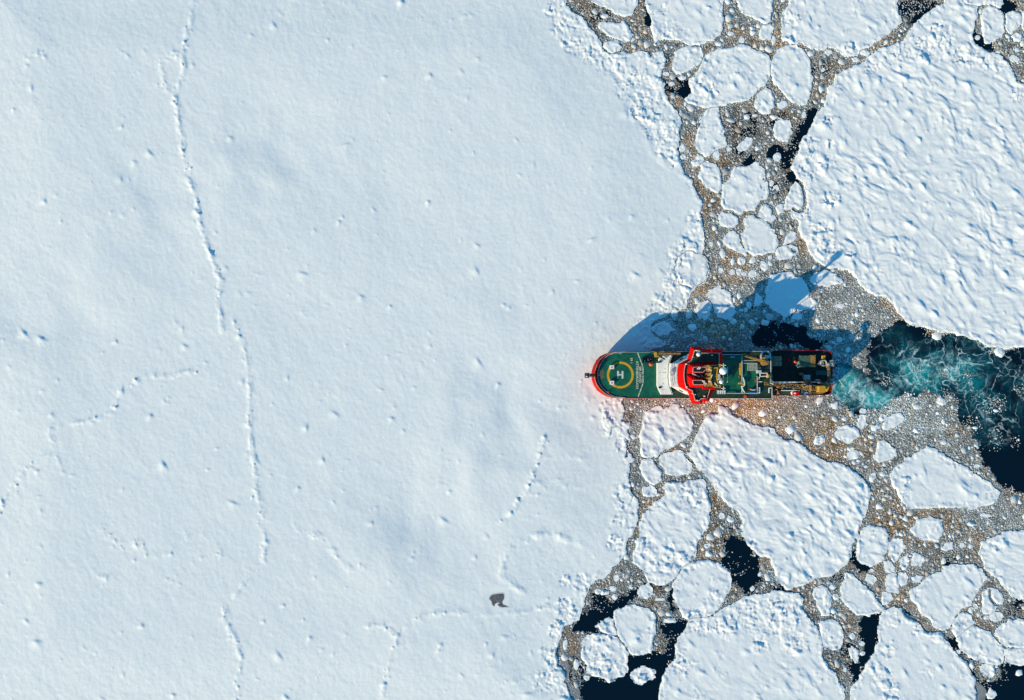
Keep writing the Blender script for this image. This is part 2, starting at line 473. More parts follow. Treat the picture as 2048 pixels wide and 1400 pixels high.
# --- floes: parts of outline, drift relief, rubble, freeboard, label
FLOES = [
    ([('A', [(420, -60), (425, 0), (450, 20), (520, 45), (570, 75), (620, 110), (700, 125), (740, 110), (770, 60), (790, 20), (800, -60)])],
     .5, .3, .5, 'ice floe cut by the top edge above the small notched floe in the brash'),
    ([('A', [(490, 190), (560, 195), (640, 195), (690, 185), (715, 210), (720, 250), (755, 290), (735, 330), (690, 330), (630, 310), (570, 300), (520, 260), (480, 225)])],
     .5, .5, .45, 'small notched floe lying alone in dark brash beside the big ice sheet'),
    ([('A', [(540, 345), (590, 335), (640, 345), (665, 380), (650, 415), (600, 430), (550, 415), (528, 380)])],
     .2, .8, .4, 'round rough pancake floe in the pointed end of the uppermost brash lead'),
    ([('A', [(870, -60), (870, 40), (905, 110), (920, 180), (918, 260), (945, 345), (1000, 325), (1070, 310), (1150, 325), (1200, 350), (1240, 378), (1300, 372), (1400, 330), (1450, 300), (1480, 250), (1490, 180), (1490, 80), (1490, -60)])],
     .4, .35, .55, 'large smooth floe with rubbly left edge cut by the top edge'),
    ([('A', [(1090, 500), (1110, 430), (1140, 405), (1200, 382), (1260, 385), (1310, 390), (1322, 430), (1335, 465), (1320, 510), (1260, 560), (1200, 580), (1120, 610), (1085, 560)])],
     .3, .5, .45, 'kite shaped floe wedged between the brash and a broad knobbly floe'),
    ([('A', [(1340, 470), (1400, 430), (1480, 410), (1560, 400), (1640, 380), (1700, 385), (1760, 410), (1820, 445), (1870, 460), (1885, 520), (1885, 600), (1860, 660), (1800, 710), (1740, 790), (1700, 820), (1600, 835), (1500, 850), (1400, 880), (1350, 880), (1280, 860), (1210, 830), (1200, 810), (1240, 760), (1240, 700), (1235, 650), (1290, 600), (1320, 530)])],
     .8, .45, .5, 'broad knobbly floe with a smooth patch, between three brash leads'),
    ([('A', [(1600, -60), (1620, 30), (1660, 100), (1720, 130), (1790, 165), (1850, 190), (1880, 170), (1895, 100), (1890, -60)])],
     .5, .4, .5, 'wedge shaped floe pointing down from the top edge into brown brash'),
    ([('A', [(1800, 310), (1797, 270), (1840, 215), (1880, 205), (1920, 240), (1890, 280), (1880, 320)])],
     .3, .5, .4, 'small angular floe just under the wedge shaped floe'),
    ([('B', [(125, -60), (130, 40), (85, 90), (70, 150), (70, 260), (85, 330), (130, 352), (210, 355), (290, 380), (360, 400), (440, 390), (500, 395), (550, 440), (570, 450), (680, 445), (720, 400), (790, 370), (850, 330), (950, 260), (1000, 220), (1040, 180), (1010, 120), (1000, 50), (985, -60)])],
     .7, .3, .55, 'wide drifted floe with its right edge curving to a point at the top'),
    ([('B', [(100, 372), (170, 378), (220, 402), (260, 450), (290, 500), (300, 620), (300, 700), (290, 770), (250, 860), (210, 865), (130, 810), (60, 740), (-10, 660), (-28, 590), (-25, 530), (10, 450), (50, 400)])],
     .4, .45, .5, 'tall oval floe with a long blue ridge down its right side'),
    ([('A', [(1780, 770), (1830, 740), (1880, 745), (1910, 800), (1910, 860), (1870, 930), (1830, 930), (1780, 890), (1755, 850)])],
     .4, .4, .4, 'rounded floe tucked below the point where two leads meet'),
    ([('A', [(1950, 850), (1980, 825), (2010, 830), (2020, 860), (1990, 890), (1960, 880)])],
     .1, .3, .35, 'tiny round floe below the tall oval floe'),
    ([('A', [(1370, 900), (1410, 880), (1450, 890), (1470, 970), (1490, 1050), (1510, 1130), (1520, 1190), (1450, 1220), (1400, 1245), (1360, 1300), (1300, 1240), (1275, 1190), (1290, 1120), (1300, 1050), (1320, 990), (1350, 930)])],
     .5, .45, .45, 'tapering floe with a narrow top standing left of the speckled dark brash'),
    ([('A', [(1640, 1170), (1690, 1135), (1725, 1140), (1725, 1180), (1690, 1220), (1640, 1230), (1620, 1205)])],
     .3, .4, .4, 'small leaf shaped floe in the speckled dark brash'),
    ([('B', [(15, 1000), (60, 990), (130, 990), (145, 1040), (135, 1100), (100, 1150), (50, 1140), (10, 1110), (0, 1060)])],
     .3, .2, .45, 'squarish smooth floe left of the long dark strip of open water'),
    ([('A', [(1245, 1320), (1290, 1270), (1340, 1290), (1330, 1330), (1280, 1365), (1250, 1355)])],
     .1, .6, .4, 'small rimmed pancake at the foot of the tapering floe'),
    ([('C', [(905, 30), (960, 10), (1010, 40), (1050, 90), (1070, 150), (1065, 220), (1040, 260), (990, 240), (930, 190), (895, 150), (910, 80)])],
     .6, .5, .45, 'lumpy teardrop floe pointing down beside the big smooth sheet'),
    ([('C', [(1165, 110), (1190, 60), (1270, 55), (1330, 35), (1360, 15), (1390, 50), (1420, 90), (1420, 150), (1450, 190), (1450, 310), (1400, 330), (1360, 370), (1340, 410), (1260, 415), (1230, 440), (1170, 420), (1100, 400), (1080, 330), (1085, 270), (1090, 210), (1130, 170), (1160, 150)])],
     .5, .2, .5, 'large uneven floe with a notched corner in the middle of the upper brash'),
    ([('C', [(1080, 420), (1130, 435), (1200, 455), (1205, 500), (1180, 545), (1120, 540), (1070, 525), (1065, 470)])],
     .3, .3, .45, 'small four sided floe under the large uneven floe'),
    ([('C', [(1385, 440), (1410, 370), (1450, 350), (1490, 380), (1520, 430), (1535, 470), (1480, 500), (1430, 490), (1390, 460)])],
     .3, .2, .4, 'rounded triangular floe right of a narrow brown crack'),
    ([('C', [(1525, 390), (1550, 360), (1580, 370), (1570, 430), (1545, 450), (1530, 420)])],
     .1, .3, .4, 'small upright floe squeezed between the brown crack and the wide right sheet'),
    ([('C', [(1270, 490), (1330, 460), (1390, 490), (1440, 520), (1490, 570), (1520, 620), (1530, 680), (1500, 750), (1420, 775), (1340, 770), (1290, 740), (1270, 680), (1245, 620), (1265, 560)])],
     .3, .25, .5, 'big round floe with a raised crumbly rim in the tan brash'),
    ([('C', [(1120, 610), (1170, 580), (1210, 630), (1220, 680), (1235, 720), (1270, 770), (1220, 755), (1150, 720), (1100, 690), (1095, 650)])],
     .1, .3, .45, 'curved floe hugging the left side of the big round floe'),
    ([('C', [(1535, 740), (1580, 710), (1650, 695), (1680, 720), (1690, 760), (1640, 800), (1560, 825), (1528, 800)])],
     .2, .3, .45, 'cracked floe just right and below the big round floe'),
    ([('C', [(1600, 650), (1650, 580), (1680, 600), (1685, 640), (1620, 690), (1585, 690)])],
     .1, .2, .4, 'narrow slanted floe above the cracked floe'),
    ([('C', [(870, 1230), (900, 1180), (960, 1160), (985, 1190), (982, 1270), (960, 1300), (900, 1290)])],
     .3, .2, .45, 'shaded floe with a sunlit corner nearest the bow shadow'),
    ([('C', [(960, 1110), (1000, 1050), (1060, 1030), (1100, 1070), (1150, 1100), (1160, 1180), (1180, 1250), (1140, 1300), (1070, 1295), (1030, 1240), (1015, 1180)])],
     .3, .4, .45, 'shaded floe split by a diagonal crack with a rubbly sunlit top'),
    ([('C', [(1490, 940), (1560, 935), (1650, 940), (1720, 970), (1760, 1020), (1790, 1090), (1770, 1150), (1700, 1200), (1650, 1250), (1600, 1285), (1560, 1260), (1480, 1210), (1440, 1160), (1440, 1090), (1470, 1010)])],
     .1, .15, .6, 'large blue looking flat floe wholly inside the shadow of the ship'),
    ([('D', [(300, 970), (340, 930), (420, 910), (490, 940), (540, 970), (552, 1000), (480, 1020), (430, 1040), (370, 1030), (320, 1020)])],
     .5, .3, .5, 'half shaded floe right of the large blue floe'),
    ([('C', [(1345, 1150), (1370, 1105), (1400, 1130), (1410, 1160), (1370, 1190), (1340, 1200)])],
     .1, .2, .4, 'small pointed floe left of the large blue floe'),
    ([('C', [(1670, 1270), (1700, 1250), (1740, 1265), (1730, 1300), (1690, 1310), (1665, 1295)])],
     .1, .2, .4, 'small shaded floe under the right end of the large blue floe'),
    ([('D', [(180, 1190), (240, 1140), (300, 1130), (340, 1160), (320, 1215), (260, 1225), (200, 1235)])],
     .2, .7, .35, 'rubbly sunlit floe touching the right end of the large blue floe'),
    ([('C', [(660, 1245), (690, 1212), (715, 1232), (710, 1280), (670, 1290)])],
     .1, .3, .4, 'small shaded floe lodged in the edge of the sheet by the bow shadow'),
    ([('C', [(505, 1393), (530, 1350), (600, 1330), (660, 1350), (685, 1393), (640, 1425), (560, 1435)])],
     .1, .4, .4, 'low oval floe in the bow shadow close to the hull'),
    ([('C', [(720, 830), (760, 765), (830, 745), (900, 775), (935, 830), (958, 900), (945, 965), (885, 1015), (820, 1038), (745, 1005), (705, 930)])],
     .4, .35, .5, 'half round floe with a central ridge, frozen into the sheet edge'),
    ([('E', [(490, 930), (530, 880), (590, 860), (650, 875), (690, 920), (695, 950), (650, 985), (590, 995), (530, 975), (495, 950)])],
     .5, .25, .45, 'oval floe in tan brash behind the starboard stern corner'),
    ([('E', [(905, 850), (930, 800), (980, 770), (1030, 770), (1060, 800), (1050, 830), (1000, 860), (940, 890), (905, 880)])],
     .2, .3, .45, 'bean shaped floe just below the churned wake'),
    ([('E', [(690, 820), (710, 790), (740, 790), (735, 840), (715, 880), (690, 860)])], .1, .4, .4, 'small upright floe above and right of the oval floe'),
    ([('E', [(858, 800), (880, 778), (910, 790), (905, 815), (875, 825)])], .1, .3, .35, 'small round floe touching the left of the bean shaped floe'),
    ([('E', [(795, 885), (815, 858), (852, 850), (855, 885), (830, 918), (805, 905)])], .1, .6, .35, 'small crumbly floe between the oval floe and the bean shaped floe'),
    ([('E', [(855, 1000), (900, 990), (940, 1020), (985, 1070), (990, 1110), (960, 1130), (900, 1150), (860, 1170), (820, 1120), (845, 1080)])],
     .4, .5, .45, 'leaning floe with a lumpy left half above the three brash channels'),
    ([('E', [(610, 1110), (640, 1070), (680, 1090), (690, 1120), (660, 1145), (620, 1140)])], .2, .5, .35, 'small rough floe below the oval floe'),
    ([('E', [(325, 975), (350, 950), (395, 955), (402, 990), (370, 1020), (335, 1010)])], .1, .9, .3, 'small crumbling floe next to the edge of the large fluted floe'),
    ([('E', [(775, 1290), (790, 1262), (820, 1262), (836, 1290), (815, 1315), (785, 1312)])], .1, .4, .35, 'small round floe in the brown channel under the leaning floe'),
    ([('E', [(338, 655), (362, 638), (390, 640), (385, 670), (362, 688), (345, 680)])], .1, .2, .4, 'bright small floe against the starboard stern'),
    ([('E', [(468, 690), (490, 680), (518, 672), (508, 705), (490, 725), (475, 715)])], .1, .2, .4, 'bright small floe at the edge of the foam behind the stern'),
    ([('E', [(1342, 655), (1360, 630), (1382, 650), (1378, 680), (1350, 680)])], .1, .2, .35, 'small floe on the pale brash spit beside the wake'),
    ([('P', [(1782, 945), (1795, 930), (1830, 906), (1852, 895), (1872, 898), (1890, 914), (1912, 928), (1930, 936), (1950, 948), (1975, 965), (1998, 985), (1990, 1005), (1940, 1016), (1900, 1012), (1860, 1015), (1825, 1015), (1802, 1000), (1786, 972)])],
     .6, .3, .5, 'broad smooth floe right of the brown channels, below the pale brash'),
    ([('F', [(975, 205), (1010, 200), (1062, 200), (1062, 145), (1110, 148), (1150, 180), (1200, 220), (1260, 260), (1330, 290), (1400, 310), (1480, 320), (1540, 370), (1600, 410), (1700, 430), (1740, 470), (1800, 520), (1860, 560), (1950, 590), (2048, 610)]),
      ('P', [(1700, 940), (1730, 965), (1738, 985), (1732, 1020), (1715, 1060)]),
      ('H', [(680, 50), (640, 120), (620, 200), (590, 270), (540, 320), (470, 360), (380, 380), (280, 410), (190, 450), (100, 487)]),
      ('G', [(1990, 450), (1950, 400), (1935, 360), (1900, 280), (1880, 230), (1840, 210), (1790, 205), (1750, 160), (1705, 130), (1690, 70), (1650, 20)]),
      ('F', [(1280, 1220), (1260, 1170), (1240, 1120), (1240, 1060), (1220, 1000), (1160, 960), (1110, 910), (1060, 840), (1020, 780), (975, 740), (940, 690), (900, 640), (840, 590), (800, 530), (850, 450), (880, 380), (910, 300), (950, 220)])],
     1.25, .12, .6, 'very large fluted floe with wind drifts, off the starboard side'),
    ([('F', [(450, 190), (520, 150), (570, 145), (600, 170), (650, 135), (700, 130), (760, 160), (800, 210), (835, 270), (830, 340), (790, 390), (720, 430), (640, 480), (570, 510), (540, 550), (470, 550), (425, 540), (415, 440), (420, 330), (440, 240)])],
     1.1, .12, .5, 'drifted floe with a twin lobed top right beside the starboard hull'),
    ([('F', [(580, 540), (620, 510), (700, 500), (760, 510), (790, 545), (830, 600), (830, 660), (800, 690), (700, 695), (620, 680), (580, 620), (570, 570)])],
     .15, .25, .45, 'flat floe under the drifted twin lobed floe'),
    ([('F', [(430, 580), (480, 560), (520, 570), (560, 620), (590, 670), (580, 740), (520, 770), (470, 740), (430, 700), (420, 640)])],
     .3, .5, .45, 'rough floe left of the flat floe'),
    ([('F', [(430, 790), (500, 785), (545, 820), (540, 860), (490, 870), (435, 850)])], .2, .6, .4, 'small rough floe at the top of a grey brash pocket'),
    ([('F', [(590, 800), (640, 760), (700, 765), (790, 750), (900, 742), (945, 750), (938, 800), (950, 850), (975, 930), (970, 1010), (965, 1100), (920, 1180), (890, 1230), (860, 1310), (848, 1393)]),
      ('G', [(1300, 60), (1290, 120), (1260, 200), (1235, 245), (1180, 285), (1150, 320), (1130, 350), (1060, 420), (1000, 440), (950, 435), (890, 400), (840, 330), (770, 260), (765, 200), (790, 100), (830, 20)]),
      ('F', [(400, 1200), (415, 1100), (440, 1010), (490, 960), (560, 900), (640, 850)])],
     1.1, .4, .55, 'large lumpy floe between the brown channel and the dark pool'),
    ([('G', [(1150, 330), (1180, 300), (1245, 262), (1320, 250), (1400, 255), (1490, 280), (1530, 320), (1560, 350), (1560, 420), (1540, 480), (1500, 560), (1460, 620), (1410, 690), (1360, 710), (1280, 712), (1215, 715), (1180, 700), (1150, 650), (1120, 600), (1105, 530), (1085, 460), (1090, 430), (1130, 400)])],
     .35, .35, .5, 'rounded floe with crumbly rim standing left of the triangular dark pool'),
    ([('G', [(620, 660), (700, 620), (770, 610), (850, 640), (910, 670), (940, 710), (940, 780), (930, 860), (920, 950), (910, 1000), (850, 1010), (760, 1010), (720, 970), (670, 900), (640, 850), (615, 750)])],
     .35, .35, .5, 'smooth rounded floe ringed by open water at the bottom'),
    ([('G', [(460, 790), (500, 740), (560, 730), (600, 742), (606, 790), (622, 850), (570, 850), (500, 830)])], .1, .9, .35, 'small rubbly floe joined to the left of the smooth rounded floe'),
    ([('G', [(350, 900), (400, 860), (470, 850), (550, 860), (620, 880), (660, 920), (700, 970), (712, 1020), (712, 1080), (715, 1160), (680, 1190), (600, 1200), (570, 1235), (500, 1200), (430, 1190), (390, 1160), (380, 1100), (350, 1050), (345, 970)])],
     .2, 1., .4, 'broken floe of cemented rubble above the widest dark pool'),
    ([('G', [(740, 1190), (770, 1150), (830, 1120), (900, 1130), (940, 1150), (930, 1200), (880, 1230), (830, 1260), (770, 1240)])],
     .1, .9, .35, 'crumbly floe floating alone in the widest dark pool'),
    ([('G', [(805, 490), (830, 455), (880, 450), (915, 480), (915, 520), (870, 550), (820, 540), (800, 515)])],
     .2, .5, .45, 'round floe with a green waterline edge beside dark water'),
    ([('G', [(970, 1460), (985, 1300), (1010, 1240), (1050, 1110), (1120, 1040), (1110, 940), (1130, 890), (1190, 840), (1210, 760), (1240, 732), (1400, 705), (1500, 655), (1600, 590), (1700, 545), (1830, 520), (1990, 500)]),
      ('H', [(110, 512), (200, 520), (230, 560), (215, 620), (250, 680), (290, 740), (340, 770), (370, 850), (390, 930), (390, 1040), (430, 1100), (490, 1170), (540, 1260), (570, 1340), (580, 1460)])],
     .4, .35, .55, 'wide floe with a rubble field along its top, reaching the bottom edge'),
    ([('H', [(310, 520), (340, 470), (390, 455), (430, 490), (460, 540), (460, 620), (440, 690), (390, 690), (370, 630), (350, 580), (320, 560)])],
     .2, .6, .45, 'elongated rough floe below the tip of the triangular pool'),
    ([('H', [(370, 765), (430, 735), (490, 740), (540, 790), (565, 860), (550, 930), (500, 975), (440, 970), (400, 930), (385, 850)])],
     .3, .55, .5, 'rounded rough floe beside the lower grey brash channel'),
    ([('H', [(590, 350), (650, 390), (720, 440), (790, 510), (850, 590), (885, 640), (860, 680), (780, 690), (680, 695), (640, 650), (580, 610), (555, 540), (560, 440)])],
     .3, .15, .55, 'smooth arrowhead shaped floe pointing up'),
    ([('H', [(610, 970), (640, 950), (680, 990), (690, 1040), (670, 1075), (630, 1040)])], .1, .3, .4, 'small lozenge floe in the lower grey brash channel'),
    ([('H', [(715, 0), (760, -35), (830, -30), (900, 0), (930, 50), (920, 150), (890, 230), (850, 270), (790, 295), (720, 270), (685, 220), (680, 150), (700, 60)])],
     .5, .55, .5, 'rough upright floe right of a narrow curved pool'),
    ([('H', [(1110, 510), (1130, 480), (1200, 450), (1230, 410), (1290, 370), (1380, 350), (1390, 310), (1450, 285), (1520, 295), (1620, 285), (1660, 310), (1720, 350), (1740, 400), (1690, 450), (1650, 510), (1620, 570), (1600, 610), (1520, 650), (1480, 720), (1440, 790), (1370, 815), (1310, 780), (1250, 710), (1190, 650), (1150, 590)])],
     .4, .15, .55, 'large smooth floe with a jagged top left, lower right'),
    ([('H', [(600, 1460), (640, 1320), (690, 1220), (750, 1120), (830, 1000), (860, 900), (860, 780), (880, 680), (900, 660), (980, 630), (1060, 650), (1110, 690), (1170, 740), (1230, 820), (1290, 850), (1360, 840), (1390, 900), (1450, 960), (1500, 1020), (1560, 1090), (1600, 1170), (1640, 1220), (1630, 1290), (1650, 1350), (1670, 1460)])],
     .35, .3, .55, 'broad smooth floe below the arrowhead floe, cut by the bottom edge'),
    ([('H', [(1455, 790), (1490, 700), (1540, 680), (1610, 700), (1630, 750), (1590, 790), (1530, 850), (1490, 860), (1455, 830)])],
     .3, .6, .45, 'rough floe hung below the large smooth lower right floe'),
    ([('H', [(1510, 880), (1560, 820), (1620, 790), (1700, 820), (1760, 850), (1800, 900), (1850, 950), (1880, 1000), (1880, 1070), (1830, 1100), (1740, 1090), (1660, 1060), (1580, 1010), (1510, 940)])],
     .4, .7, .45, 'lumpy floe above the corner pool at lower right'),
    ([('H', [(1820, 820), (1870, 770), (1930, 740), (2070, 735), (2070, 940), (2000, 960), (1930, 950), (1860, 910), (1820, 860)])],
     .4, .3, .5, 'smooth floe cut by the right edge above the corner pool'),
    ([('H', [(1880, 980), (1950, 975), (2070, 960), (2070, 1080), (1980, 1090), (1900, 1070), (1885, 1030)])],
     .3, .3, .45, 'low floe on the right edge touching the corner pool'),
    ([('H', [(1680, 1115), (1740, 1100), (1790, 1115), (1810, 1150), (1780, 1200), (1720, 1190), (1690, 1150)])],
     .1, .7, .35, 'rough rounded floe at the left shore of the corner pool'),
    ([('H', [(1705, 510), (1760, 480), (1830, 490), (1870, 540), (1860, 600), (1800, 640), (1780, 680), (1720, 680), (1700, 620)])],
     .3, .4, .45, 'floe split by a curved brown crack near the right edge'),
    ([('H', [(1705, 110), (1780, 65), (1880, 20), (2070, -5), (2070, 540), (2000, 560), (1950, 530), (1890, 460), (1840, 400), (1790, 350), (1730, 310), (1700, 250), (1690, 200)])],
     .7, .25, .55, 'streaky drifted floe on the right edge'),
    ([('H', [(1380, 150), (1420, 105), (1460, 112), (1452, 152), (1410, 162)])], .1, .3, .35, 'small floe in brown brash between the oval ring and the right floe'),
    ([('H', [(1120, 240), (1150, 190), (1210, 210), (1225, 250), (1190, 290), (1130, 280)])], .2, .5, .4, 'small floe above the jagged top of the lower right floe'),
    ([('P', [(1822, 1060), (1835, 1042), (1860, 1033), (1880, 1040), (1884, 1060), (1875, 1082), (1850, 1078), (1830, 1072)])],
     .4, .4, .45, 'floe with a curved lower rim hanging over a brown bay'),
    ([('H', [(748, 410), (770, 372), (815, 375), (832, 410), (800, 440), (765, 438)])], .1, .5, .35, 'small rough floe right of the arrowhead tip'),
    ([('H', [(912, 440), (925, 380), (970, 345), (1005, 380), (1012, 450), (1005, 500), (950, 505), (918, 490)])], .2, .6, .4, 'upright rough floe between two brown cracks'),
    ([('H', [(1010, 400), (1030, 350), (1070, 345), (1090, 390), (1075, 440), (1040, 445)])], .1, .4, .4, 'rounded floe right of the upright rough floe'),
    ([('H', [(880, 560), (905, 515), (945, 520), (962, 560), (935, 600), (895, 605)])], .1, .5, .35, 'small floe below the upright rough floe'),
    ([('H', [(1745, 1345), (1770, 1312), (1805, 1318), (1815, 1350), (1785, 1380), (1755, 1375)])], .1, .5, .35, 'small rough floe floating in the corner pool'),
    ([('H', [(1760, 710), (1790, 675), (1850, 680), (1872, 710), (1830, 740), (1780, 738)])], .1, .5, .35, 'small flat floe below the split floe'),
    ([('H', [(940, 130), (975, 70), (1040, 80), (1065, 130), (1030, 190), (980, 250), (945, 210)])], .1, .8, .35, 'rubbly floe stained brown right of the rough upright floe'),
    ([('H', [(905, 260), (935, 248), (960, 280), (985, 345), (950, 350), (915, 330)])], .1, .7, .35, 'thin rubbly floe under the brown stained floe'),
    ([('H', [(1040, 250), (1090, 190), (1110, 240), (1100, 300), (1060, 330), (1030, 300)])], .1, .8, .3, 'broken floe in the middle of the brown patch'),
    ([('H', [(1130, 390), (1170, 370), (1210, 385), (1190, 420), (1145, 425)])], .1, .5, .35, 'small floe touching the jagged corner of the lower right floe'),
    ([('B', [(1480, -60), (1500, 0), (1560, 30), (1640, 44), (1700, 36), (1790, 25), (1840, 65), (1870, 30), (1890, -60)])],
     .3, .5, .5, 'rough floe along the top edge left of a dark pool'),
    ([('B', [(1710, 90), (1760, 55), (1830, 80), (1870, 110), (1888, 170), (1883, 250), (1850, 300), (1790, 340), (1740, 355), (1715, 300), (1700, 230), (1700, 150)])],
     .3, .3, .5, 'oval floe ringed with brown brash in the top right corner'),
    ([('B', [(1900, 120), (1950, 100), (2010, 110), (2030, 150), (2010, 200), (1940, 270), (1903, 250), (1897, 190)])],
     .4, .5, .45, 'lumpy floe right of the brown ringed oval floe'),
    ([('B', [(1955, 300), (1990, 265), (2025, 290), (2010, 330), (1970, 330)])], .1, .5, .35, 'small round floe under the lumpy corner floe'),
    ([('B', [(1935, 480), (1960, 455), (2010, 490), (2000, 520), (1950, 500)])], .1, .4, .35, 'small grey floe in the corner brash by the right sheet'),
    ([('B', [(2035, 100), (2070, 60), (2070, 260), (2040, 240), (2030, 170)])], .2, .5, .4, 'floe cut by the right edge near the top corner'),
    # the wide sheet on the right
    ([('B', [(1390, -60), (1400, 40), (1340, 50), (1300, 90), (1200, 150), (1165, 190), (1130, 220), (1110, 270), (1080, 320), (1000, 360), (950, 380), (860, 410), (800, 440), (785, 470), (740, 520), (640, 555), (580, 580), (520, 620), (500, 680), (450, 730), (445, 810), (420, 860), (390, 900), (355, 930), (330, 1000), (290, 1080), (230, 1170), (190, 1260), (160, 1320)]),
      ('D', [(150, 40), (155, 80), (185, 110), (188, 165), (150, 205), (130, 240), (110, 300), (95, 350), (85, 395), (150, 395), (155, 440), (150, 455), (200, 490), (200, 550), (230, 620), (270, 680), (290, 740), (330, 790), (370, 840), (430, 870), (500, 880), (560, 890), (640, 920), (680, 960), (700, 1010), (770, 1080), (830, 1110), (900, 1110), (950, 1150), (990, 1200), (1040, 1260), (1070, 1310), (1110, 1340), (1170, 1360), (1260, 1375)]),
      ('E', [(1310, 72), (1370, 95), (1460, 105), (1540, 118), (1620, 140), (1690, 170), (1760, 210), (1850, 220), (1950, 225), (2070, 198)]),
      ('P', [(2120, 690), (2120, 200)]),
      ('B', [(2070, 790), (1990, 680), (1960, 600), (1900, 520), (1850, 470), (1760, 440), (1700, 400), (1640, 370), (1612, 310), (1620, 250), (1640, 180), (1650, 110), (1655, 60), (1600, 48), (1560, 40), (1480, -60)])],
     1.0, .2, .65, 'vast wind drifted ice sheet filling the right side above the wake'),
]
# small cakes of ice one can tell apart in the brash: zone, x, y, rx, ry
CAKES = [('C', 992, 690, 22, 26), ('C', 1083, 775, 26, 36), ('C', 1240, 830, 36, 36), ('C', 1328, 822, 26, 26), ('C', 1425, 870, 38, 48),
         ('C', 1215, 912, 24, 32), ('C', 1260, 932, 24, 18), ('C', 1330, 935, 34, 30), ('C', 1488, 195, 20, 24), ('C', 1524, 236, 26, 28),
         ('C', 1487, 350, 22, 18), ('C', 1300, 1188, 24, 26), ('C', 1238, 1232, 20, 14), ('C', 1276, 1230, 16, 18), ('C', 1425, 1238, 14, 18),
         ('C', 1180, 1145, 14, 24), ('C', 1475, 800, 18, 20), ('C', 1165, 835, 20, 32), ('C', 1070, 905, 22, 22), ('C', 1165, 920, 20, 26),
         ('D', 540, 1195, 34, 22), ('D', 478, 908, 12, 16), ('E', 575, 808, 22, 16), ('E', 950, 745, 26, 14), ('E', 730, 745, 34, 18),
         ('E', 140, 212, 18, 22), ('E', 1405, 410, 15, 12), ('E', 1815, 740, 22, 12), ('E', 1645, 880, 20, 12), ('E', 1590, 885, 16, 12),
         ('E', 1845, 265, 40, 44), ('E', 890, 1265, 26, 22), ('E', 750, 1200, 20, 12), ('E', 685, 1155, 18, 16), ('E', 1660, 1200, 22, 16),
         ('E', 1385, 1005, 30, 14), ('F', 350, 385, 22, 16), ('F', 1210, 430, 10, 10), ('F', 1150, 1060, 30, 26), ('F', 1085, 1030, 24, 30),
         ('G', 530, 510, 34, 26), ('G', 612, 550, 24, 30), ('G', 985, 568, 46, 16), ('G', 1060, 740, 50, 28), ('G', 470, 500, 24, 24),
         ('G', 600, 480, 30, 20), ('G', 1735, 480, 18, 22), ('G', 1800, 360, 18, 22), ('G', 385, 1210, 24, 18), ('G', 300, 1100, 24, 46),
         ('G', 210, 940, 22, 50), ('G', 740, 470, 20, 16), ('G', 630, 390, 26, 32), ('G', 1370, 130, 26, 22), ('G', 1380, 195, 30, 24),
         ('H', 480, 470, 26, 26), ('H', 500, 545, 24, 24), ('H', 640, 870, 24, 26), ('H', 720, 930, 28, 20), ('H', 720, 1010, 26, 22),
         ('H', 1535, 125, 20, 26), ('H', 1610, 130, 20, 24), ('H', 1735, 715, 20, 18), ('H', 1615, 655, 18, 24), ('H', 1650, 625, 16, 22),
         ('H', 1500, 1000, 20, 24), ('H', 1620, 1110, 26, 24), ('H', 2010, 1170, 34, 28), ('H', 580, 1140, 16, 20), ('H', 540, 690, 16, 14),
         ('H', 1390, 255, 18, 26), ('H', 1080, 575, 16, 16), ('H', 1610, 75, 20, 14), ('H', 800, 335, 14, 16), ('H', 1175, 400, 20, 14),
         ('A', 530, 135, 40, 18), ('A', 1165, 640, 26, 20), ('A', 1080, 690, 24, 16), ('A', 1190, 855, 14, 16), ('A', 1545, 1225, 28, 18),
         ('A', 1160, 1220, 22, 40), ('A', 1170, 1285, 22, 22), ('A', 1440, 1270, 30, 40), ('A', 1565, 275, 22, 18), ('A', 1745, 270, 26, 22),
         ('A', 1650, 330, 26, 22), ('A', 1910, 330, 22, 40), ('A', 1465, 360, 28, 18), ('A', 1030, 605, 28, 22), ('A', 1910, 960, 26, 20),
         ('A', 1395, 225, 12, 12), ('A', 760, 325, 14, 16), ('A', 1315, 965, 14, 14), ('A', 1760, 945, 26, 16), ('A', 1690, 960, 24, 18),
         ('A', 1945, 1290, 36, 40), ('A', 1210, 1240, 14, 14), ('B', 445, 430, 32, 28), ('B', 670, 490, 30, 16), ('B', 745, 430, 44, 28),
         ('B', 1830, 430, 22, 16), ('B', 1690, 95, 18, 24), ('B', 1665, 310, 22, 20), ('B', 2035, 360, 18, 22), ('B', 65, 860, 32, 28),
         ('B', 400, 575, 14, 16), ('B', 245, 940, 16, 28), ('B', 1990, 410, 26, 16), ('P', 1972, 1030, 12, 4), ('P', 1941, 1048, 10, 4)]
CRACKS = [('D', [(185, 172), (222, 200), (240, 250), (250, 300), (255, 350), (245, 390), (225, 415), (200, 425), (160, 405)], 1.1),
          ('D', [(8, 250), (0, 380), (-10, 440)], .8), ('C', [(1440, 350), (1490, 390), (1520, 430), (1530, 470)], .9),
          ('C', [(1060, 1255), (1135, 1180)], .35), ('C', [(1385, 180), (1420, 155), (1445, 190)], .35), ('C', [(1620, 710), (1680, 760)], .4),
          ('H', [(1765, 490), (1770, 560), (1810, 610), (1860, 620)], .6), ('H', [(1050, 650), (1080, 700), (1180, 740), (1240, 820), (1260, 830)], .7),
          ('F', [(300, 540), (310, 420), (250, 370)], .5), ('F', [(520, 560), (560, 620), (600, 660)], .9), ('F', [(780, 530), (840, 590)], .8)]
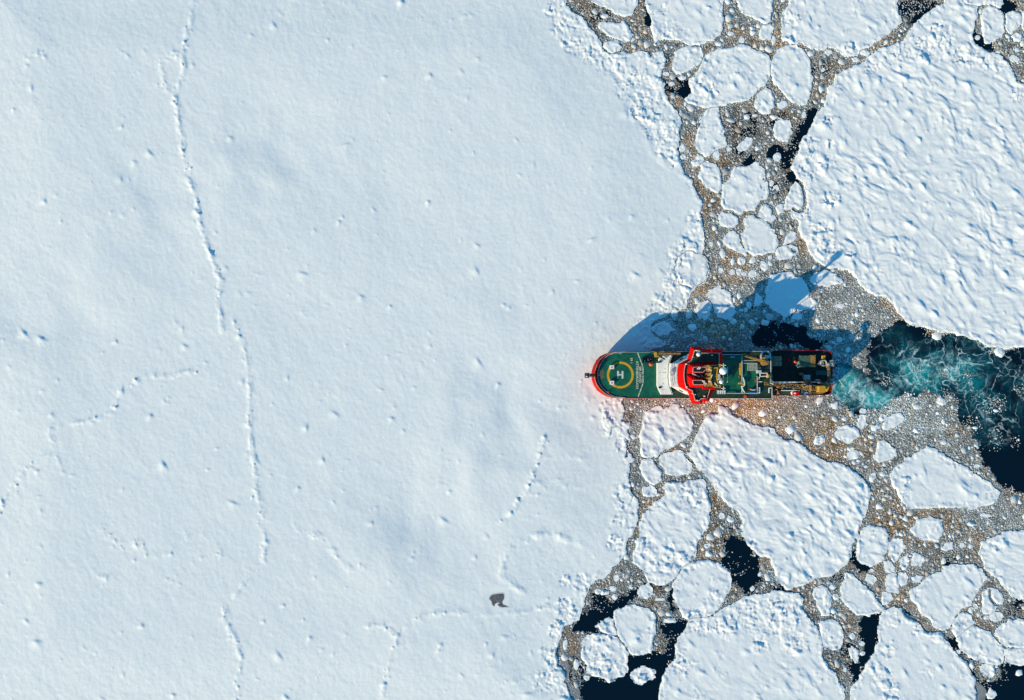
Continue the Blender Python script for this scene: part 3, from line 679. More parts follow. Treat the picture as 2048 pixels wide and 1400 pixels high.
OPEN_WATER = [
    ('A', [(1160, 760), (1210, 640), (1240, 700), (1225, 770), (1185, 820)]),
    ('B', [(360, 910), (325, 1010), (280, 1090), (220, 1190), (140, 1310), (50, 1345), (40, 1280), (110, 1200), (180, 1110), (230, 1040), (270, 960), (300, 905)]),
    ('A', [(1850, 1250), (1900, 1200), (1960, 1210), (2048, 1230), (2048, 1320), (1950, 1330), (1880, 1280)]),
    ('A', [(1670, 1330), (1720, 1300), (1755, 1330), (1700, 1370)]), ('A', [(840, -30), (868, -30), (905, 110), (918, 200), (895, 150), (855, 100)]),
    ('D', [(110, 130), (150, 100), (185, 115), (188, 165), (150, 195)]), ('D', [(20, 0), (150, 0), (140, 35), (60, 30)]),
    ('P', [(1500, 660), (1520, 648), (1545, 645), (1580, 645), (1610, 655), (1622, 675), (1640, 686), (1640, 697), (1590, 692), (1520, 692), (1503, 685)]),
    ('E', [(470, 345), (560, 345), (620, 372), (700, 400), (780, 440), (800, 380), (765, 300), (765, 190), (850, 110), (930, 60), (1040, 25), (1100, 50), (1215, 95), (1240, 145),
           (1390, 130), (1500, 118), (1600, 145), (1690, 180), (1770, 230), (1900, 250), (2080, 230), (2080, 1420), (1930, 1393), (1850, 1330), (1760, 1210),
           (1690, 1160), (1680, 1010), (1640, 950), (1600, 900), (1540, 820), (1500, 740), (1500, 690), (1560, 640), (1500, 650), (1390, 600), (1300, 590),
           (1180, 600), (1050, 590), (970, 650), (940, 720), (880, 770), (820, 700), (760, 740), (690, 755), (620, 740), (560, 690), (490, 620)]),
    ('G', [(1520, 90), (1570, 70), (1640, 70), (1690, 110), (1720, 160), (1780, 210), (1800, 260), (1780, 350), (1840, 400), (1720, 430), (1700, 520), (1640, 480), (1590, 420), (1570, 350), (1500, 260), (1560, 220), (1540, 150)]),
    ('G', [(1075, 495), (1100, 560), (1120, 640), (1070, 660), (1060, 600), (1070, 540)]),
    ('G', [(430, 600), (440, 510), (540, 550), (590, 600), (640, 600), (760, 500), (800, 480), (790, 530), (700, 600), (620, 660), (600, 720), (480, 740), (440, 820), (330, 850), (240, 870), (250, 800), (340, 720), (400, 660), (560, 670)]),
    ('G', [(1010, 790), (1100, 760), (1190, 740), (1210, 790), (1130, 900), (1120, 1010), (1050, 1110), (1000, 1230), (985, 1460), (400, 1460), (360, 1250), (450, 1200), (570, 1240), (720, 1170), (715, 1030), (830, 1010), (1010, 1010), (1040, 900)]),
    ('H', [(690, 30), (690, 230), (730, 280), (800, 310), (760, 350), (690, 320), (640, 270), (620, 230), (650, 130)]),
    ('H', [(735, 705), (870, 685), (862, 850), (835, 970), (740, 1130), (640, 1240), (635, 1110), (740, 1010), (755, 920), (690, 850), (705, 760)]),
    ('H', [(1400, 870), (1500, 890), (1495, 940), (1430, 930)]), ('H', [(1880, 1085), (2080, 1085), (2080, 1460), (1680, 1460), (1630, 1290), (1640, 1240), (1720, 1270), (1800, 1240), (1865, 1200)]),
    ('H', [(1990, 580), (2080, 590), (2080, 640), (2000, 620)]), ('B', [(1820, 60), (1900, 0), (1960, 20), (1940, 80), (1880, 110)]),
    ('B', [(1620, 220), (1690, 300), (1730, 360), (1800, 380), (1870, 470), (1780, 445), (1700, 405), (1630, 340)]), ('B', [(1190, 120), (1330, 50), (1290, 100), (1150, 190)])]
# places where the ice is broken to rubble: photo x, y, radius in photo px
RUBBLE = [(1110, 20, 18), (1125, 60, 22), (1150, 92, 22), (1190, 108, 20), (1225, 128, 25), (1258, 165, 30), (1280, 205, 30), (1300, 235, 26), (1312, 262, 24), (1335, 300, 20), (1350, 325, 12),
          (1390, 440, 16), (1375, 480, 20), (1362, 510, 24), (1348, 560, 22), (1335, 600, 26), (1312, 630, 26), (1300, 660, 36), (1340, 650, 24),
          (1215, 812, 16), (1222, 850, 22), (1245, 885, 18), (1245, 985, 18), (1238, 1040, 15), (1230, 1085, 16), (1165, 1168, 20), (1130, 1162, 12), (1130, 1215, 20), (1115, 1260, 18), (1105, 1310, 22), (1095, 1360, 25),
          (1740, 130, 18), (1800, 105, 22), (1850, 100, 26), (1880, 78, 30), (1930, 112, 26), (1985, 130, 20), (1620, 330, 28), (1622, 290, 16), (1655, 240, 12), (1660, 330, 14), (1660, 400, 18), (1640, 465, 26), (1655, 500, 24), (1600, 430, 20), (1700, 510, 10), (2035, 190, 16), (1660, 290, 10),
          (1395, 1240, 30), (1450, 1250, 24), (1500, 1225, 30), (1560, 1230, 40), (1605, 1210, 26), (1635, 1225, 18), (1520, 1290, 16), (1590, 1290, 22), (1360, 1330, 20), (1430, 1190, 10),
          (1500, 1090, 14), (1512, 1130, 18), (1530, 1150, 12), (1330, 970, 24), (1375, 985, 26), (1300, 1005, 18), (1285, 1090, 18), (1330, 1120, 20), (1370, 1125, 20), (1395, 1005, 14), (1310, 1130, 14),
          (1775, 1300, 14), (1762, 1350, 22), (1870, 1270, 16), (1850, 1250, 14), (1830, 1260, 10), (1780, 1385, 20), (1580, 40, 20), (1590, 80, 16), (1700, 100, 18), (1330, 20, 12), (1320, 70, 16), (1345, 75, 14), (1410, 120, 14), (1420, 180, 20), (1395, 160, 16),
          (1785, 1240, 12), (1810, 960, 10), (1800, 990, 12), (1980, 985, 10), (1990, 1090, 12)]
RIDGES = [  # photo px polyline, step height, block height
    ([(390, -20), (385, 30), (380, 60), (368, 105), (372, 130), (364, 165), (355, 200), (362, 240), (366, 290), (375, 320), (380, 345), (388, 380), (395, 400), (400, 440), (414, 480), (420, 500), (430, 530), (445, 562), (440, 600), (446, 640), (447, 660)], .5, .9),
    ([(372, 110), (345, 112), (322, 130), (330, 155), (342, 180), (355, 205)], .3, .5),
    ([(470, 645), (485, 670), (492, 700), (500, 735), (503, 790), (502, 830), (505, 880), (510, 930), (516, 975), (523, 1010), (529, 1045), (535, 1085), (527, 1125), (500, 1150), (478, 1180), (452, 1212), (450, 1230), (472, 1275), (484, 1310), (480, 1345), (474, 1420)], .42, .6),
    ([(392, 745), (375, 744), (340, 754), (310, 750), (288, 752), (266, 770), (245, 786), (231, 815), (226, 824), (190, 838), (130, 850), (110, 856), (100, 866), (113, 885), (118, 904), (85, 919), (50, 942), (28, 970), (8, 1005), (-10, 1040)], .42, .9),
    ([(116, 900), (124, 925), (131, 942)], .25, .5), ([(205, 1055), (232, 1084), (262, 1086), (285, 1080), (300, 1107), (345, 1105), (390, 1062), (436, 1079), (446, 1111)], .18, .55),
    ([(1088, 872), (1082, 905), (1064, 945), (1060, 968), (1045, 992), (1035, 1008), (1008, 1038), (998, 1043)], .4, .9), ([(1064, 964), (1110, 960), (1160, 975)], .2, .3), ([(1078, 910), (1120, 912), (1170, 915)], .2, .3),
    ([(1130, 1070), (1090, 1063), (1066, 1072), (1030, 1085), (1012, 1105), (1007, 1130), (1006, 1150), (1022, 1166), (1046, 1182)], -.55, .25),
    ([(1120, 1075), (1160, 1085)], -.3, .1), ([(738, 1250), (770, 1248), (795, 1270), (790, 1292), (783, 1315), (776, 1345), (768, 1370), (760, 1420)], .35, .7),
    ([(795, 1272), (806, 1260), (830, 1237), (868, 1222), (918, 1222), (960, 1228), (1020, 1225), (1062, 1220), (1098, 1213), (1120, 1222)], .3, .7), ([(880, 1290), (872, 1305), (868, 1318)], .4, .7),
    ([(990, 1374), (1020, 1362), (1060, 1352), (1085, 1350), (1100, 1335)], .3, .5), ([(600, 1058), (640, 1068), (662, 1080), (672, 1105), (700, 1138), (730, 1130)], .2, .35),
    ([(60, 118), (80, 107), (82, 120)], .4, .6), ([(190, 1135), (196, 1148), (215, 1152)], .5, .1), ([(1290, 270), (1305, 310), (1340, 340)], .2, .2),
    ([(1162, 768), (1172, 780), (1177, 794), (1190, 801), (1197, 818), (1208, 830)], .2, .4), ([(1176, 795), (1168, 812), (1172, 835)], .12, .3), ([(1205, 690), (1196, 676), (1204, 660)], .12, .25),
    ([(1372, 505), (1376, 530), (1380, 560), (1376, 575)], -.9, .2)]
# slopes shaped to imitate soft shade patches on the fast ice: photo x, y, radius px, slope
SHADE_SLOPES = [(520, 325, 55, .05), (450, 400, 60, .02), (295, 415, 55, .035), (55, 680, 80, .036), (260, 520, 60, .025), (820, 1090, 60, .05), (975, 890, 55, .045), (955, 790, 50, .03), (700, 445, 80, .02), (1010, 640, 50, .02), (1120, 850, 40, .02), (760, 1060, 50, .025), (560, 700, 60, .015), (90, 150, 80, .015)]
POOL = [(979, 1195), (983, 1189), (987.5, 1187), (1000, 1185), (1007.5, 1186), (1008, 1195), (1005, 1200), (1006, 1206), (1015, 1210), (1010, 1212), (1000, 1211), (995, 1206), (999, 1205), (997, 1203), (991, 1205), (989, 1210), (985, 1207), (983.5, 1201)]


def wpts(parts):
    out = []
    for z, p in parts:
        for x, y in zpx(z, p):
            if y < -5:
                y -= 45
            if y > 1405:
                y += 45
            if x > 2053:
                x += 45
            out.append(W(x, y)[:2])
    return out


CELL = 0.5
X0, X1, Y0, Y1 = -302.0, 302.0, -212.0, 212.0
gx = np.arange(X0, X1 + CELL / 2, CELL)
gy = np.arange(Y0, Y1 + CELL / 2, CELL)
NX, NY = len(gx), len(gy)
XX, YY = np.meshgrid(gx.astype(np.float32), gy.astype(np.float32))
edge_noise = 0.8 * fbm(XX / 6.5, YY / 6.5, 1, 4, .68) + .45 * fbm(XX / 1.7, YY / 1.7, 5, 2, .6) * sstep(-.3, .4, fbm(XX / 14, YY / 14, 8, 2))

best = np.full(XX.shape, 50.0, np.float32)
second = np.full(XX.shape, 50.0, np.float32)
bid = np.full(XX.shape, -1, np.int32)
DR = np.full(XX.shape, 0.10, np.float32)
RO = np.full(XX.shape, 0.0, np.float32)
sdf = []


def window(pts, pad):
    xs = [p[0] for p in pts]
    ys = [p[1] for p in pts]
    i0 = max(0, int((min(xs) - pad - X0) / CELL))
    i1 = min(NX, int((max(xs) + pad - X0) / CELL) + 2)
    j0 = max(0, int((min(ys) - pad - Y0) / CELL))
    j1 = min(NY, int((max(ys) + pad - Y0) / CELL) + 2)
    return slice(j0, j1), slice(i0, i1)


ALL = [(wpts(p), d, r, f, l, 'floe') for p, d, r, f, l in FLOES]
for k, (z, cx, cy, rx, ry) in enumerate(CAKES):
    n = random.choice((6, 7, 8))
    a0 = random.random() * 6
    ph = [random.uniform(.68, 1.22) for _ in range(n)]
    pts = [(cx + rx * ph[i] * math.cos(a0 + i * 2 * math.pi / n), cy + ry * ph[i] * math.sin(a0 + i * 2 * math.pi / n)) for i in range(n)]
    ALL.append((wpts([(z, pts)]), .05, random.choice([.3, .5, .8]), random.uniform(.22, .4), '', 'cake'))

for k, (pts, dr, ro, fb, label, kind) in enumerate(ALL):
    w = window(pts, 4.0)
    amp = 1.0 if kind == 'floe' else 0.35
    s = seg_dist(XX[w], YY[w], pts, True) + amp * edge_noise[w] - (.5 if kind == 'floe' else .1)
    s = s.astype(np.float32)
    sdf.append((w, s))
    b, se, bi = best[w], second[w], bid[w]
    m = s < b
    second[w] = np.where(m, b, np.minimum(se, s))
    bid[w] = np.where(m, k, bi)
    best[w] = np.where(m, s, b)
    mm = (bid[w] == k) & (s < 0)
    DR[w] = np.where(mm, dr, DR[w])
    RO[w] = np.where(mm, ro, RO[w])
sheet_pts = [W(x, y)[:2] for x, y in SHEET]
s_sheet = seg_dist(XX, YY, sheet_pts, True) + edge_noise
crack = np.full(XX.shape, 50.0, np.float32)
for z, p, hw in CRACKS:
    pts = wpts([(z, p)])
    w = window(pts, 5)
    crack[w] = np.minimum(crack[w], seg_dist(XX[w], YY[w], pts, False) - hw + 0.5 * edge_noise[w])
GAP = 0.26
f_sheet = np.maximum(s_sheet, -best + GAP)
ice_sd = np.minimum(np.where(bid >= 0, np.maximum(best, -crack), 50), np.maximum(f_sheet, -crack))   # < 0 on ice
sheet_mask = (f_sheet < best)

# ---------------------------------------------------------------- relief
U = 0.64 * XX + 0.77 * YY
V = 0.77 * XX - 0.64 * YY
wx = 5 * fbm(XX / 30, YY / 30, 3, 2)
wy = 5 * fbm(XX / 30, YY / 30, 5, 2)


def dunes(lu, lv, seed, k):
    a = fbm((U + wx) / lu, (V + wy) / lv, seed, 3, .45)
    return fbm((U + wx - k * lu * a) / lu, (V + wy) / lv, seed, 3, .45)


drift = 0.62 * dunes(9.0, 17.0, 2, .42) + 0.30 * dunes(4.2, 9.0, 6, .42)
streak = 0.10 * fbm((XX + wx) / 11.0, (YY + wy) / 2.2, 9, 3)
soft = 0.5 + 0.5 * sstep(-.5, .6, fbm(XX / 35, YY / 35, 11, 2))
XR, YR = .87 * XX + .5 * YY, .87 * YY - .5 * XX
fine = 0.036 * fbm(XR / 2.6, YR / 2.3, 4, 4, .6) + .05 * fbm(XR / 7.3, YR / 10, 12, 4, .6)
b1, e1 = blocks(XX + 1.6 * fbm(XX / 3, YY / 3, 7, 2), YY + 1.2 * fbm(XX / 3, YY / 3, 8, 2), 4.4, 21)
b2, e2 = blocks(XX, YY, 1.7, 22)
rubble = (0.78 * b1 + 0.42 * b2) - 0.42 + .1 * fbm(XX / 1.6, YY / 1.6, 2, 2)
rub = np.zeros(XX.shape, np.float32)
for x, y, r in RUBBLE:
    cx, cy, _ = W(x, y)
    R = r / PPM
    w = window([(cx - R, cy - R), (cx + R, cy + R)], R * .6)
    d = np.hypot(XX[w] - cx, YY[w] - cy) / R
    rub[w] = np.maximum(rub[w], 1 - sstep(.65, 1.35, d + .35 * edge_noise[w]))
depth = -ice_sd
# the crushed margin of the fast ice: everything outboard of this line
MARGIN = (zpx('P', [(1102, -60)]) + zpx('A', [(90, 0), (60, 100), (190, 330), (210, 400), (350, 530), (590, 560), (610, 700), (650, 840), (770, 960), (860, 1080), (970, 1160), (1040, 1250), (1082, 1393)])
          + zpx('C', [(700, 90), (770, 108), (820, 168), (850, 230), (875, 300), (880, 370), (870, 420), (820, 470), (800, 540), (720, 610), (700, 660), (650, 740), (630, 850), (590, 950), (530, 1070), (450, 1180), (390, 1280), (330, 1393)])
          + zpx('P', [(1290, 705), (1230, 780), (1205, 796)]) + zpx('F', [(80, 130), (90, 250), (180, 400), (260, 520), (330, 600), (330, 740), (220, 830), (170, 930), (220, 1030), (225, 1200), (190, 1393)])
          + zpx('G', [(580, 310), (420, 400), (330, 470), (350, 620), (180, 650), (90, 760), (80, 950), (90, 1100), (60, 1393)]) + zpx('P', [(1095, 1460), (1500, 1460), (1500, -60)]))
mg = seg_dist(XX, YY, [W(x, y)[:2] for x, y in MARGIN], True) + 1.5 * edge_noise
rub = np.maximum(rub, sheet_mask * .85 * sstep(0, 3, -mg) * sstep(-.45, .15, fbm(XX / 9, YY / 9, 3, 3)))
belt = (1 - sstep(1.0, 5.0, depth + 2.0 * edge_noise)) * np.where(sheet_mask, .35, .55)
patch = sstep(.05, .5, fbm(XX / 13, YY / 13, 12, 3) + 1.3 * RO - .65) * np.where(sheet_mask, 0, 1)
rmask = np.clip(np.maximum(np.maximum(rub, belt), patch * np.clip(RO * 1.3, 0, 1)), 0, 1)
HF = fine + soft * DR * np.where(sheet_mask, .5, .82) * (drift + streak) * (1 - .6 * rmask) + rmask * rubble
rim = 0.14 * np.exp(-((depth - .9) / .7) ** 2)
HF = HF + rim
HF += np.where(sheet_mask, 0.10 * fbm(XX / 40, YY / 40, 13, 3), 0)
inland = np.where(sheet_mask, 1.3 * sstep(6, 50, -s_sheet), 0)      # the fast ice is thicker inland
inland = inland * sstep(0, 14, np.minimum(XX - X0 - 3, np.minimum(YY - Y0 - 3, Y1 - 3 - YY)))
HF = HF + inland
# tilt the fast ice away from the sun where soft shade is imitated
for x, y, r, s in SHADE_SLOPES:
    cx, cy, _ = W(x, y)
    R = 1.35 * r / PPM
    w = window([(cx - R, cy - R), (cx + R, cy + R)], 2.2 * R)
    q = .45 * perlin(XX[w] / R, YY[w] / R, 14)
    u = (0.74 * (XX[w] - cx) + 0.67 * (YY[w] - cy)) / R + q
    v = (0.67 * (XX[w] - cx) - 0.74 * (YY[w] - cy)) / R + q
    HF[w] -= np.where(sheet_mask[w], 1.3 * s * R * u * np.exp(-(u * u + v * v) / np.where(u > 0, 1.6, 1.1)), 0)
# ridges and scattered drifts on the fast ice


def stamp(cx, cy, r, h, ang, asp):
    w = window([(cx, cy)], r * 3.2 * asp)
    dx = XX[w] - cx
    dy = YY[w] - cy
    u = math.cos(ang) * dx + math.sin(ang) * dy
    v = (-math.sin(ang) * dx + math.cos(ang) * dy) / asp
    u = u / r
    v = v / r
    g = np.exp(-v * v * 1.4) * np.where(u > 0, np.exp(-(u * 2.6) ** 2), np.exp(-(u * .75) ** 2))     # steep on the lee side
    HF[w] = HF[w] + h * g


LEE = math.atan2(.7, .71)
for pl, step, blk in RIDGES:
    pts = [W(x, y)[:2] for x, y in pl]
    w = window(pts, 14)
    d = seg_dist(XX[w], YY[w], pts, False)
    wob = 1.0 * fbm(XX[w] / 4, YY[w] / 4, 15, 3)
    am = .68 * abs(step) * (0.18 + 1.0 * np.clip(fbm(XX[w] / 9, YY[w] / 9, 10, 3) + .4, 0, 1))
    HF[w] += am * np.exp(-((d + wob) / (1.25 if step > 0 else 1.8)) ** 2) + .25 * am * np.exp(-(d / 6.0) ** 2)
    gate = .5
    for i in range(len(pts) - 1):
        ax, ay = pts[i]
        bx, by = pts[i + 1]
        L = math.hypot(bx - ax, by - ay)
        t = 0
        while t < L:
            f = t / L
            if gate > .40:
                stamp(ax + f * (bx - ax) + random.gauss(0, 1.1), ay + f * (by - ay) + random.gauss(0, 1.1), random.uniform(.35, .8) + 1.2 * random.random() ** 5,
                      blk * (.1 + .75 * random.random() ** 3), LEE + random.gauss(0, .5), random.uniform(.7, 1.8))
            gate = .8 * gate + .2 * random.random() + random.gauss(0, .12)
            t += random.uniform(.5, 2.8)
for k in range(1000):
    x = random.uniform(X0, 90)
    y = random.uniform(Y0, Y1)
    i, j = int((x - X0) / CELL), int((y - Y0) / CELL)
    if not sheet_mask[j, i] or ice_sd[j, i] > -3:
        continue
    big = random.random() ** 9
    stamp(x, y, .45 + .6 * random.random() + 1.2 * big, (.03 + .17 * random.random() ** 3 + .4 * big) * 1.05, LEE + random.gauss(0, .6), random.uniform(.7, 1.9))
# barchan like drifts with steep lee scarps on the windblown floes
for k in range(9000):
    x = random.uniform(30, X1)
    y = random.uniform(Y0, Y1)
    i, j = int((x - X0) / CELL), int((y - Y0) / CELL)
    if sheet_mask[j, i] or ice_sd[j, i] > -2.5 or random.random() > DR[j, i] * .62 * soft[j, i]:
        continue
    s = random.random() ** 2
    stamp(x, y, .8 + 1.6 * s, (.12 + .42 * random.random() ** 1.6 + .18 * s) * .85, LEE + random.gauss(0, .3), random.uniform(.9, 2.6))
# smooth ground round the dark slush patch
pc = W(997, 1199)
pd = np.hypot(XX - pc[0], YY - pc[1])
flat = 1 - sstep(5, 9, pd + .5 * edge_noise)
ZPOOL = float(inland[int((pc[1] - Y0) / CELL), int((pc[0] - X0) / CELL)])
HF = HF * (1 - flat) + ZPOOL * flat


def ice_mesh(name, f, w, base, skirt=-0.7, h=None):
    """one piece of ice: the grid cells where f < 0, edge pulled onto the zero line, walls down to the water"""
    h = HF[w] if h is None else h
    x, y = XX[w], YY[w]
    ny, nx = f.shape
    inn = f < 0
    q = inn[:-1, :-1] | inn[1:, :-1] | inn[:-1, 1:] | inn[1:, 1:]
    if q.sum() == 0:
        return None
    if f.size < 90000:                       # keep the main body only
        cell = np.where(q, (f[:-1, :-1] + f[1:, 1:] + f[1:, :-1] + f[:-1, 1:]), 99)
        grow = np.zeros(q.shape, bool)
        grow[np.unravel_index(np.argmin(cell), cell.shape)] = True
        n0 = 0
        while grow.sum() != n0:
            n0 = grow.sum()
            for _ in range(6):
                g = grow.copy()
                g[1:] |= grow[:-1]
                g[:-1] |= grow[1:]
                g[:, 1:] |= grow[:, :-1]
                g[:, :-1] |= grow[:, 1:]
                grow = g & q
        q = grow
    gyv, gxv = np.gradient(f, CELL)
    g2 = np.maximum(gxv * gxv + gyv * gyv, .15)
    mv = np.where(f > 0, np.minimum(f, .8), 0)
    px = x - mv * gxv / g2
    py = y - mv * gyv / g2
    pz = base + h * sstep(-.2, 1.2, -f)
    pz = np.maximum(pz, .08)
    idx = np.full(f.shape, -1, np.int64)
    jj, ii = np.nonzero(q)
    quads = np.stack([jj * nx + ii, jj * nx + ii + 1, (jj + 1) * nx + ii + 1, (jj + 1) * nx + ii], 1)
    used = np.unique(quads)
    remap = np.full(ny * nx, -1, np.int64)
    remap[used] = np.arange(len(used))
    quads = remap[quads]
    V3 = np.stack([px.ravel()[used], py.ravel()[used], pz.ravel()[used]], 1)
    e = np.concatenate([quads[:, [0, 1]], quads[:, [1, 2]], quads[:, [2, 3]], quads[:, [3, 0]]])
    key = np.sort(e, 1)
    key = key[:, 0] * len(used) + key[:, 1]
    _, first, cnt = np.unique(key, return_index=True, return_counts=True)
    be = e[first[cnt == 1]]
    bv = np.unique(be)
    n0 = len(V3)
    rm = np.full(n0, -1, np.int64)
    rm[bv] = np.arange(len(bv))
    top = V3[bv].copy()
    bot = V3[bv].copy()
    bot[:, 2] = skirt
    V3 = np.concatenate([V3, top, bot])
    sk = np.stack([rm[be[:, 1]] + n0, rm[be[:, 0]] + n0, rm[be[:, 0]] + n0 + len(bv), rm[be[:, 1]] + n0 + len(bv)], 1)
    return np_mesh(name, V3, [quads, sk], [True, False])


full = (slice(0, NY), slice(0, NX))
me = ice_mesh('ice_sheet', np.maximum(f_sheet, -crack), full, 0.55)
tag(link_mesh('ice_sheet', me, M['snow']), kind='structure')
cakes = []
for k, (pts, dr, ro, fb, label, kind) in enumerate(ALL):
    w, s = sdf[k]
    other = np.where(bid[w] == k, second[w], best[w])
    f = np.maximum(s, (s - other) / 2 + GAP / 2)
    f = np.maximum(f, -crack[w])
    me = ice_mesh('ice_floe' if kind == 'floe' else 'ice_cake', f, w, fb)
    if me is None:
        continue
    if kind == 'floe':
        o = link_mesh('ice_floe', me, M['floe'])
        tag(o, label, 'ice floe', 'ice floes between the leads')
    else:
        o = link_mesh('ice_cake', me, M['floe'])
        cakes.append((k, o))

# a label for every cake: its shape and the floe it lies next to
CUT = (' lying', ' in ', ' with ', ' between', ' under', ' right', ' left', ' above', ' below', ' beside', ' that', ' cut', ' wedged', ' pointing', ' just', ' tucked', ' next', ' standing', ' squeezed',
       ' hugging', ' nearest', ' split', ' wholly', ' touching', ' lodged', ' frozen', ' behind', ' against', ' at ', ' on ', ' along', ' off ', ' joined', ' floating', ' reaching', ' hung', ' ringed', ' hanging', ' filling', ' of ', ' stained')


def short(l):
    e = min([l.find(c) for c in CUT if l.find(c) > 0] + [len(l)])
    return l[:e]


names = [short(a[4]) if a[5] == 'floe' else '' for a in ALL]
uniq = [k for k, n in enumerate(names) if n and names.count(n) == 1 and 'small' not in n and len(n.split()) < 6]
seen = {}
for k, o in cakes:
    pts = ALL[k][0]
    cx = sum(p[0] for p in pts) / len(pts)
    cy = sum(p[1] for p in pts) / len(pts)
    wdt = max(p[0] for p in pts) - min(p[0] for p in pts)
    hgt_ = max(p[1] for p in pts) - min(p[1] for p in pts)
    near = min(uniq, key=lambda q: min(math.hypot(cx - p[0], cy - p[1]) for p in ALL[q][0]))
    fx = sum(p[0] for p in ALL[near][0]) / len(ALL[near][0])
    fy = sum(p[1] for p in ALL[near][0]) / len(ALL[near][0])
    side = ('right of' if cx > fx else 'left of') if abs(cx - fx) > abs(cy - fy) else ('above' if cy > fy else 'below')
    shape = 'oblong' if wdt > 1.3 * hgt_ else 'upright' if hgt_ > 1.3 * wdt else 'round'
    size = 'tiny' if wdt * hgt_ < 70 else 'small' if wdt * hgt_ < 200 else 'larger'
    l = f'{size} {shape} ice cake {side} the {names[near]}'.replace('larger upright', 'tall')
    seen[l] = seen.get(l, 0) + 1
    o['rank'] = seen[l]
    tag(o, l, 'ice cake', 'ice cakes in the brash')
    o['mid'] = (cx, cy)
for l, n in seen.items():
    if n > 1:           # tell twins apart by their place in the row
        row = sorted([o for k, o in cakes if o['label'] == l], key=lambda o: -o['mid'][1])
        words = ['upper', 'lower'] if n == 2 else ['topmost', 'middle', 'lowest'] if n == 3 else ['topmost', 'second from top', 'second from bottom', 'lowest'] + ['middle'] * n
        for q, o in enumerate(row):
            o['label'] = words[q] + ' ' + l
for k, o in cakes:
    del o['rank']
    del o['mid']

# ---------------------------------------------------------------- brash ice, slush, water
BX0, BX1, BY0, BY1 = 20.0, X1, Y0, Y1
sub = window([(BX0, BY0), (BX1, BY1)], 0)
bxx, byy = XX[sub], YY[sub]
free = ice_sd[sub]
open_d = np.full(bxx.shape, 60.0, np.float32)
for z, p in OPEN_WATER:
    pts = wpts([(z, p)])
    w = window(pts, 8)
    sj = slice(max(w[0].start - sub[0].start, 0), max(w[0].stop - sub[0].start, 0))
    si = slice(max(w[1].start - sub[1].start, 0), max(w[1].stop - sub[1].start, 0))
    if si.stop <= si.start or sj.stop <= sj.start:
        continue
    open_d[sj, si] = np.minimum(open_d[sj, si], seg_dist(bxx[sj, si], byy[sj, si], pts, True))
dn = fbm(bxx / 8, byy / 8, 2, 4, .6)
density = sstep(-.8, 2.6, open_d + 2.6 * dn)
DARK = [(1490, 250, 45, .5), (1480, 300, 40, .3), (1350, 170, 30, .6), (1550, 240, 40, .4), (1330, 120, 25, .3), (1200, 30, 60, .3), (1640, 140, 40, .35), (1830, 20, 60, .55), (1940, 90, 50, .6),
        (1560, 370, 40, .3), (1420, 370, 30, .2), (1320, 1150, 60, .35), (1200, 1230, 60, .4), (1340, 1260, 40, .4), (1560, 1180, 40, .4), (1500, 1150, 40, .3), (1690, 1300, 50, .4), (1620, 1230, 40, .2),
        (1940, 1330, 60, .4), (1680, 1160, 30, .35), (1900, 1120, 40, .3), (2030, 1240, 40, .5), (1450, 1050, 50, .25), (1600, 260, 30, .4), (1170, 1350, 60, .5)]
PALE = [(1690, 610, 80), (1820, 830, 90), (1740, 660, 60), (1900, 930, 70), (1390, 880, 40), (1540, 560, 60), (1640, 800, 50), (1960, 1010, 60), (1600, 590, 40), (1460, 1040, 30), (1640, 680, 80)]
TAN = [(1400, 560, 60), (1480, 520, 60), (1620, 490, 50), (1700, 900, 70), (1640, 870, 60), (1290, 830, 60), (1500, 815, 120), (1275, 1000, 60), (1780, 1080, 60), (1850, 1050, 60), (1440, 370, 60), (1690, 190, 30), (1560, 90, 40), (1760, 90, 50), (1340, 200, 40), (1380, 300, 40), (1430, 1010, 30), (1780, 980, 40), (1740, 1130, 40), (1480, 1100, 30)]
dark = np.zeros(bxx.shape, np.float32)
tan = .30 + .8 * fbm(bxx / 20, byy / 20, 5, 4)
for x, y, r, s in DARK:
    cx, cy, _ = W(x, y)
    dark = np.maximum(dark, s * (1 - sstep(.4, 1.2, np.hypot(bxx - cx, byy - cy) * PPM / r + .4 * dn)))
for x, y, r in PALE:
    cx, cy, _ = W(x, y)
    tan = tan - 1.2 * (1 - sstep(.3, 1.1, np.hypot(bxx - cx, byy - cy) * PPM / r))
for x, y, r in TAN:
    cx, cy, _ = W(x, y)
    tan = tan + .6 * (1 - sstep(.3, 1.1, np.hypot(bxx - cx, byy - cy) * PPM / r))
tan = np.clip(tan, 0, 1)
# how light the crushed ice is: photo x, y, radius, factor
LIGHT = [(1350, 812, 45, 1.5), (1430, 808, 45, 1.55), (1510, 825, 50, 1.5), (1580, 835, 50, 1.3), (1290, 830, 25, 1.4), (1660, 880, 50, 1.05), (1730, 830, 45, 1.25), (1800, 820, 60, 1.45), (1860, 850, 50, 1.4), (1880, 900, 40, 1.15),
         (1700, 610, 60, 1.25), (1750, 650, 50, 1.2), (1640, 650, 50, 1.25), (1350, 670, 40, 1.4), (1420, 670, 50, 1.35), (1480, 690, 60, 1.2), (1540, 570, 30, 1.15), (1480, 560, 40, 1.2), (1400, 600, 30, 1.25), (1450, 510, 50, 1.1),
         (1380, 890, 30, 1.2), (1290, 870, 40, 1.25), (1960, 1010, 50, 1.2), (1680, 720, 40, 1.3), (1630, 490, 30, 1.15), (1740, 1000, 30, 1.1), (2010, 1050, 50, 1.2), (1930, 970, 40, 1.1)]
light = np.full(bxx.shape, 1.05, np.float32) - .55 * np.clip(dark * 1.6, 0, 1)
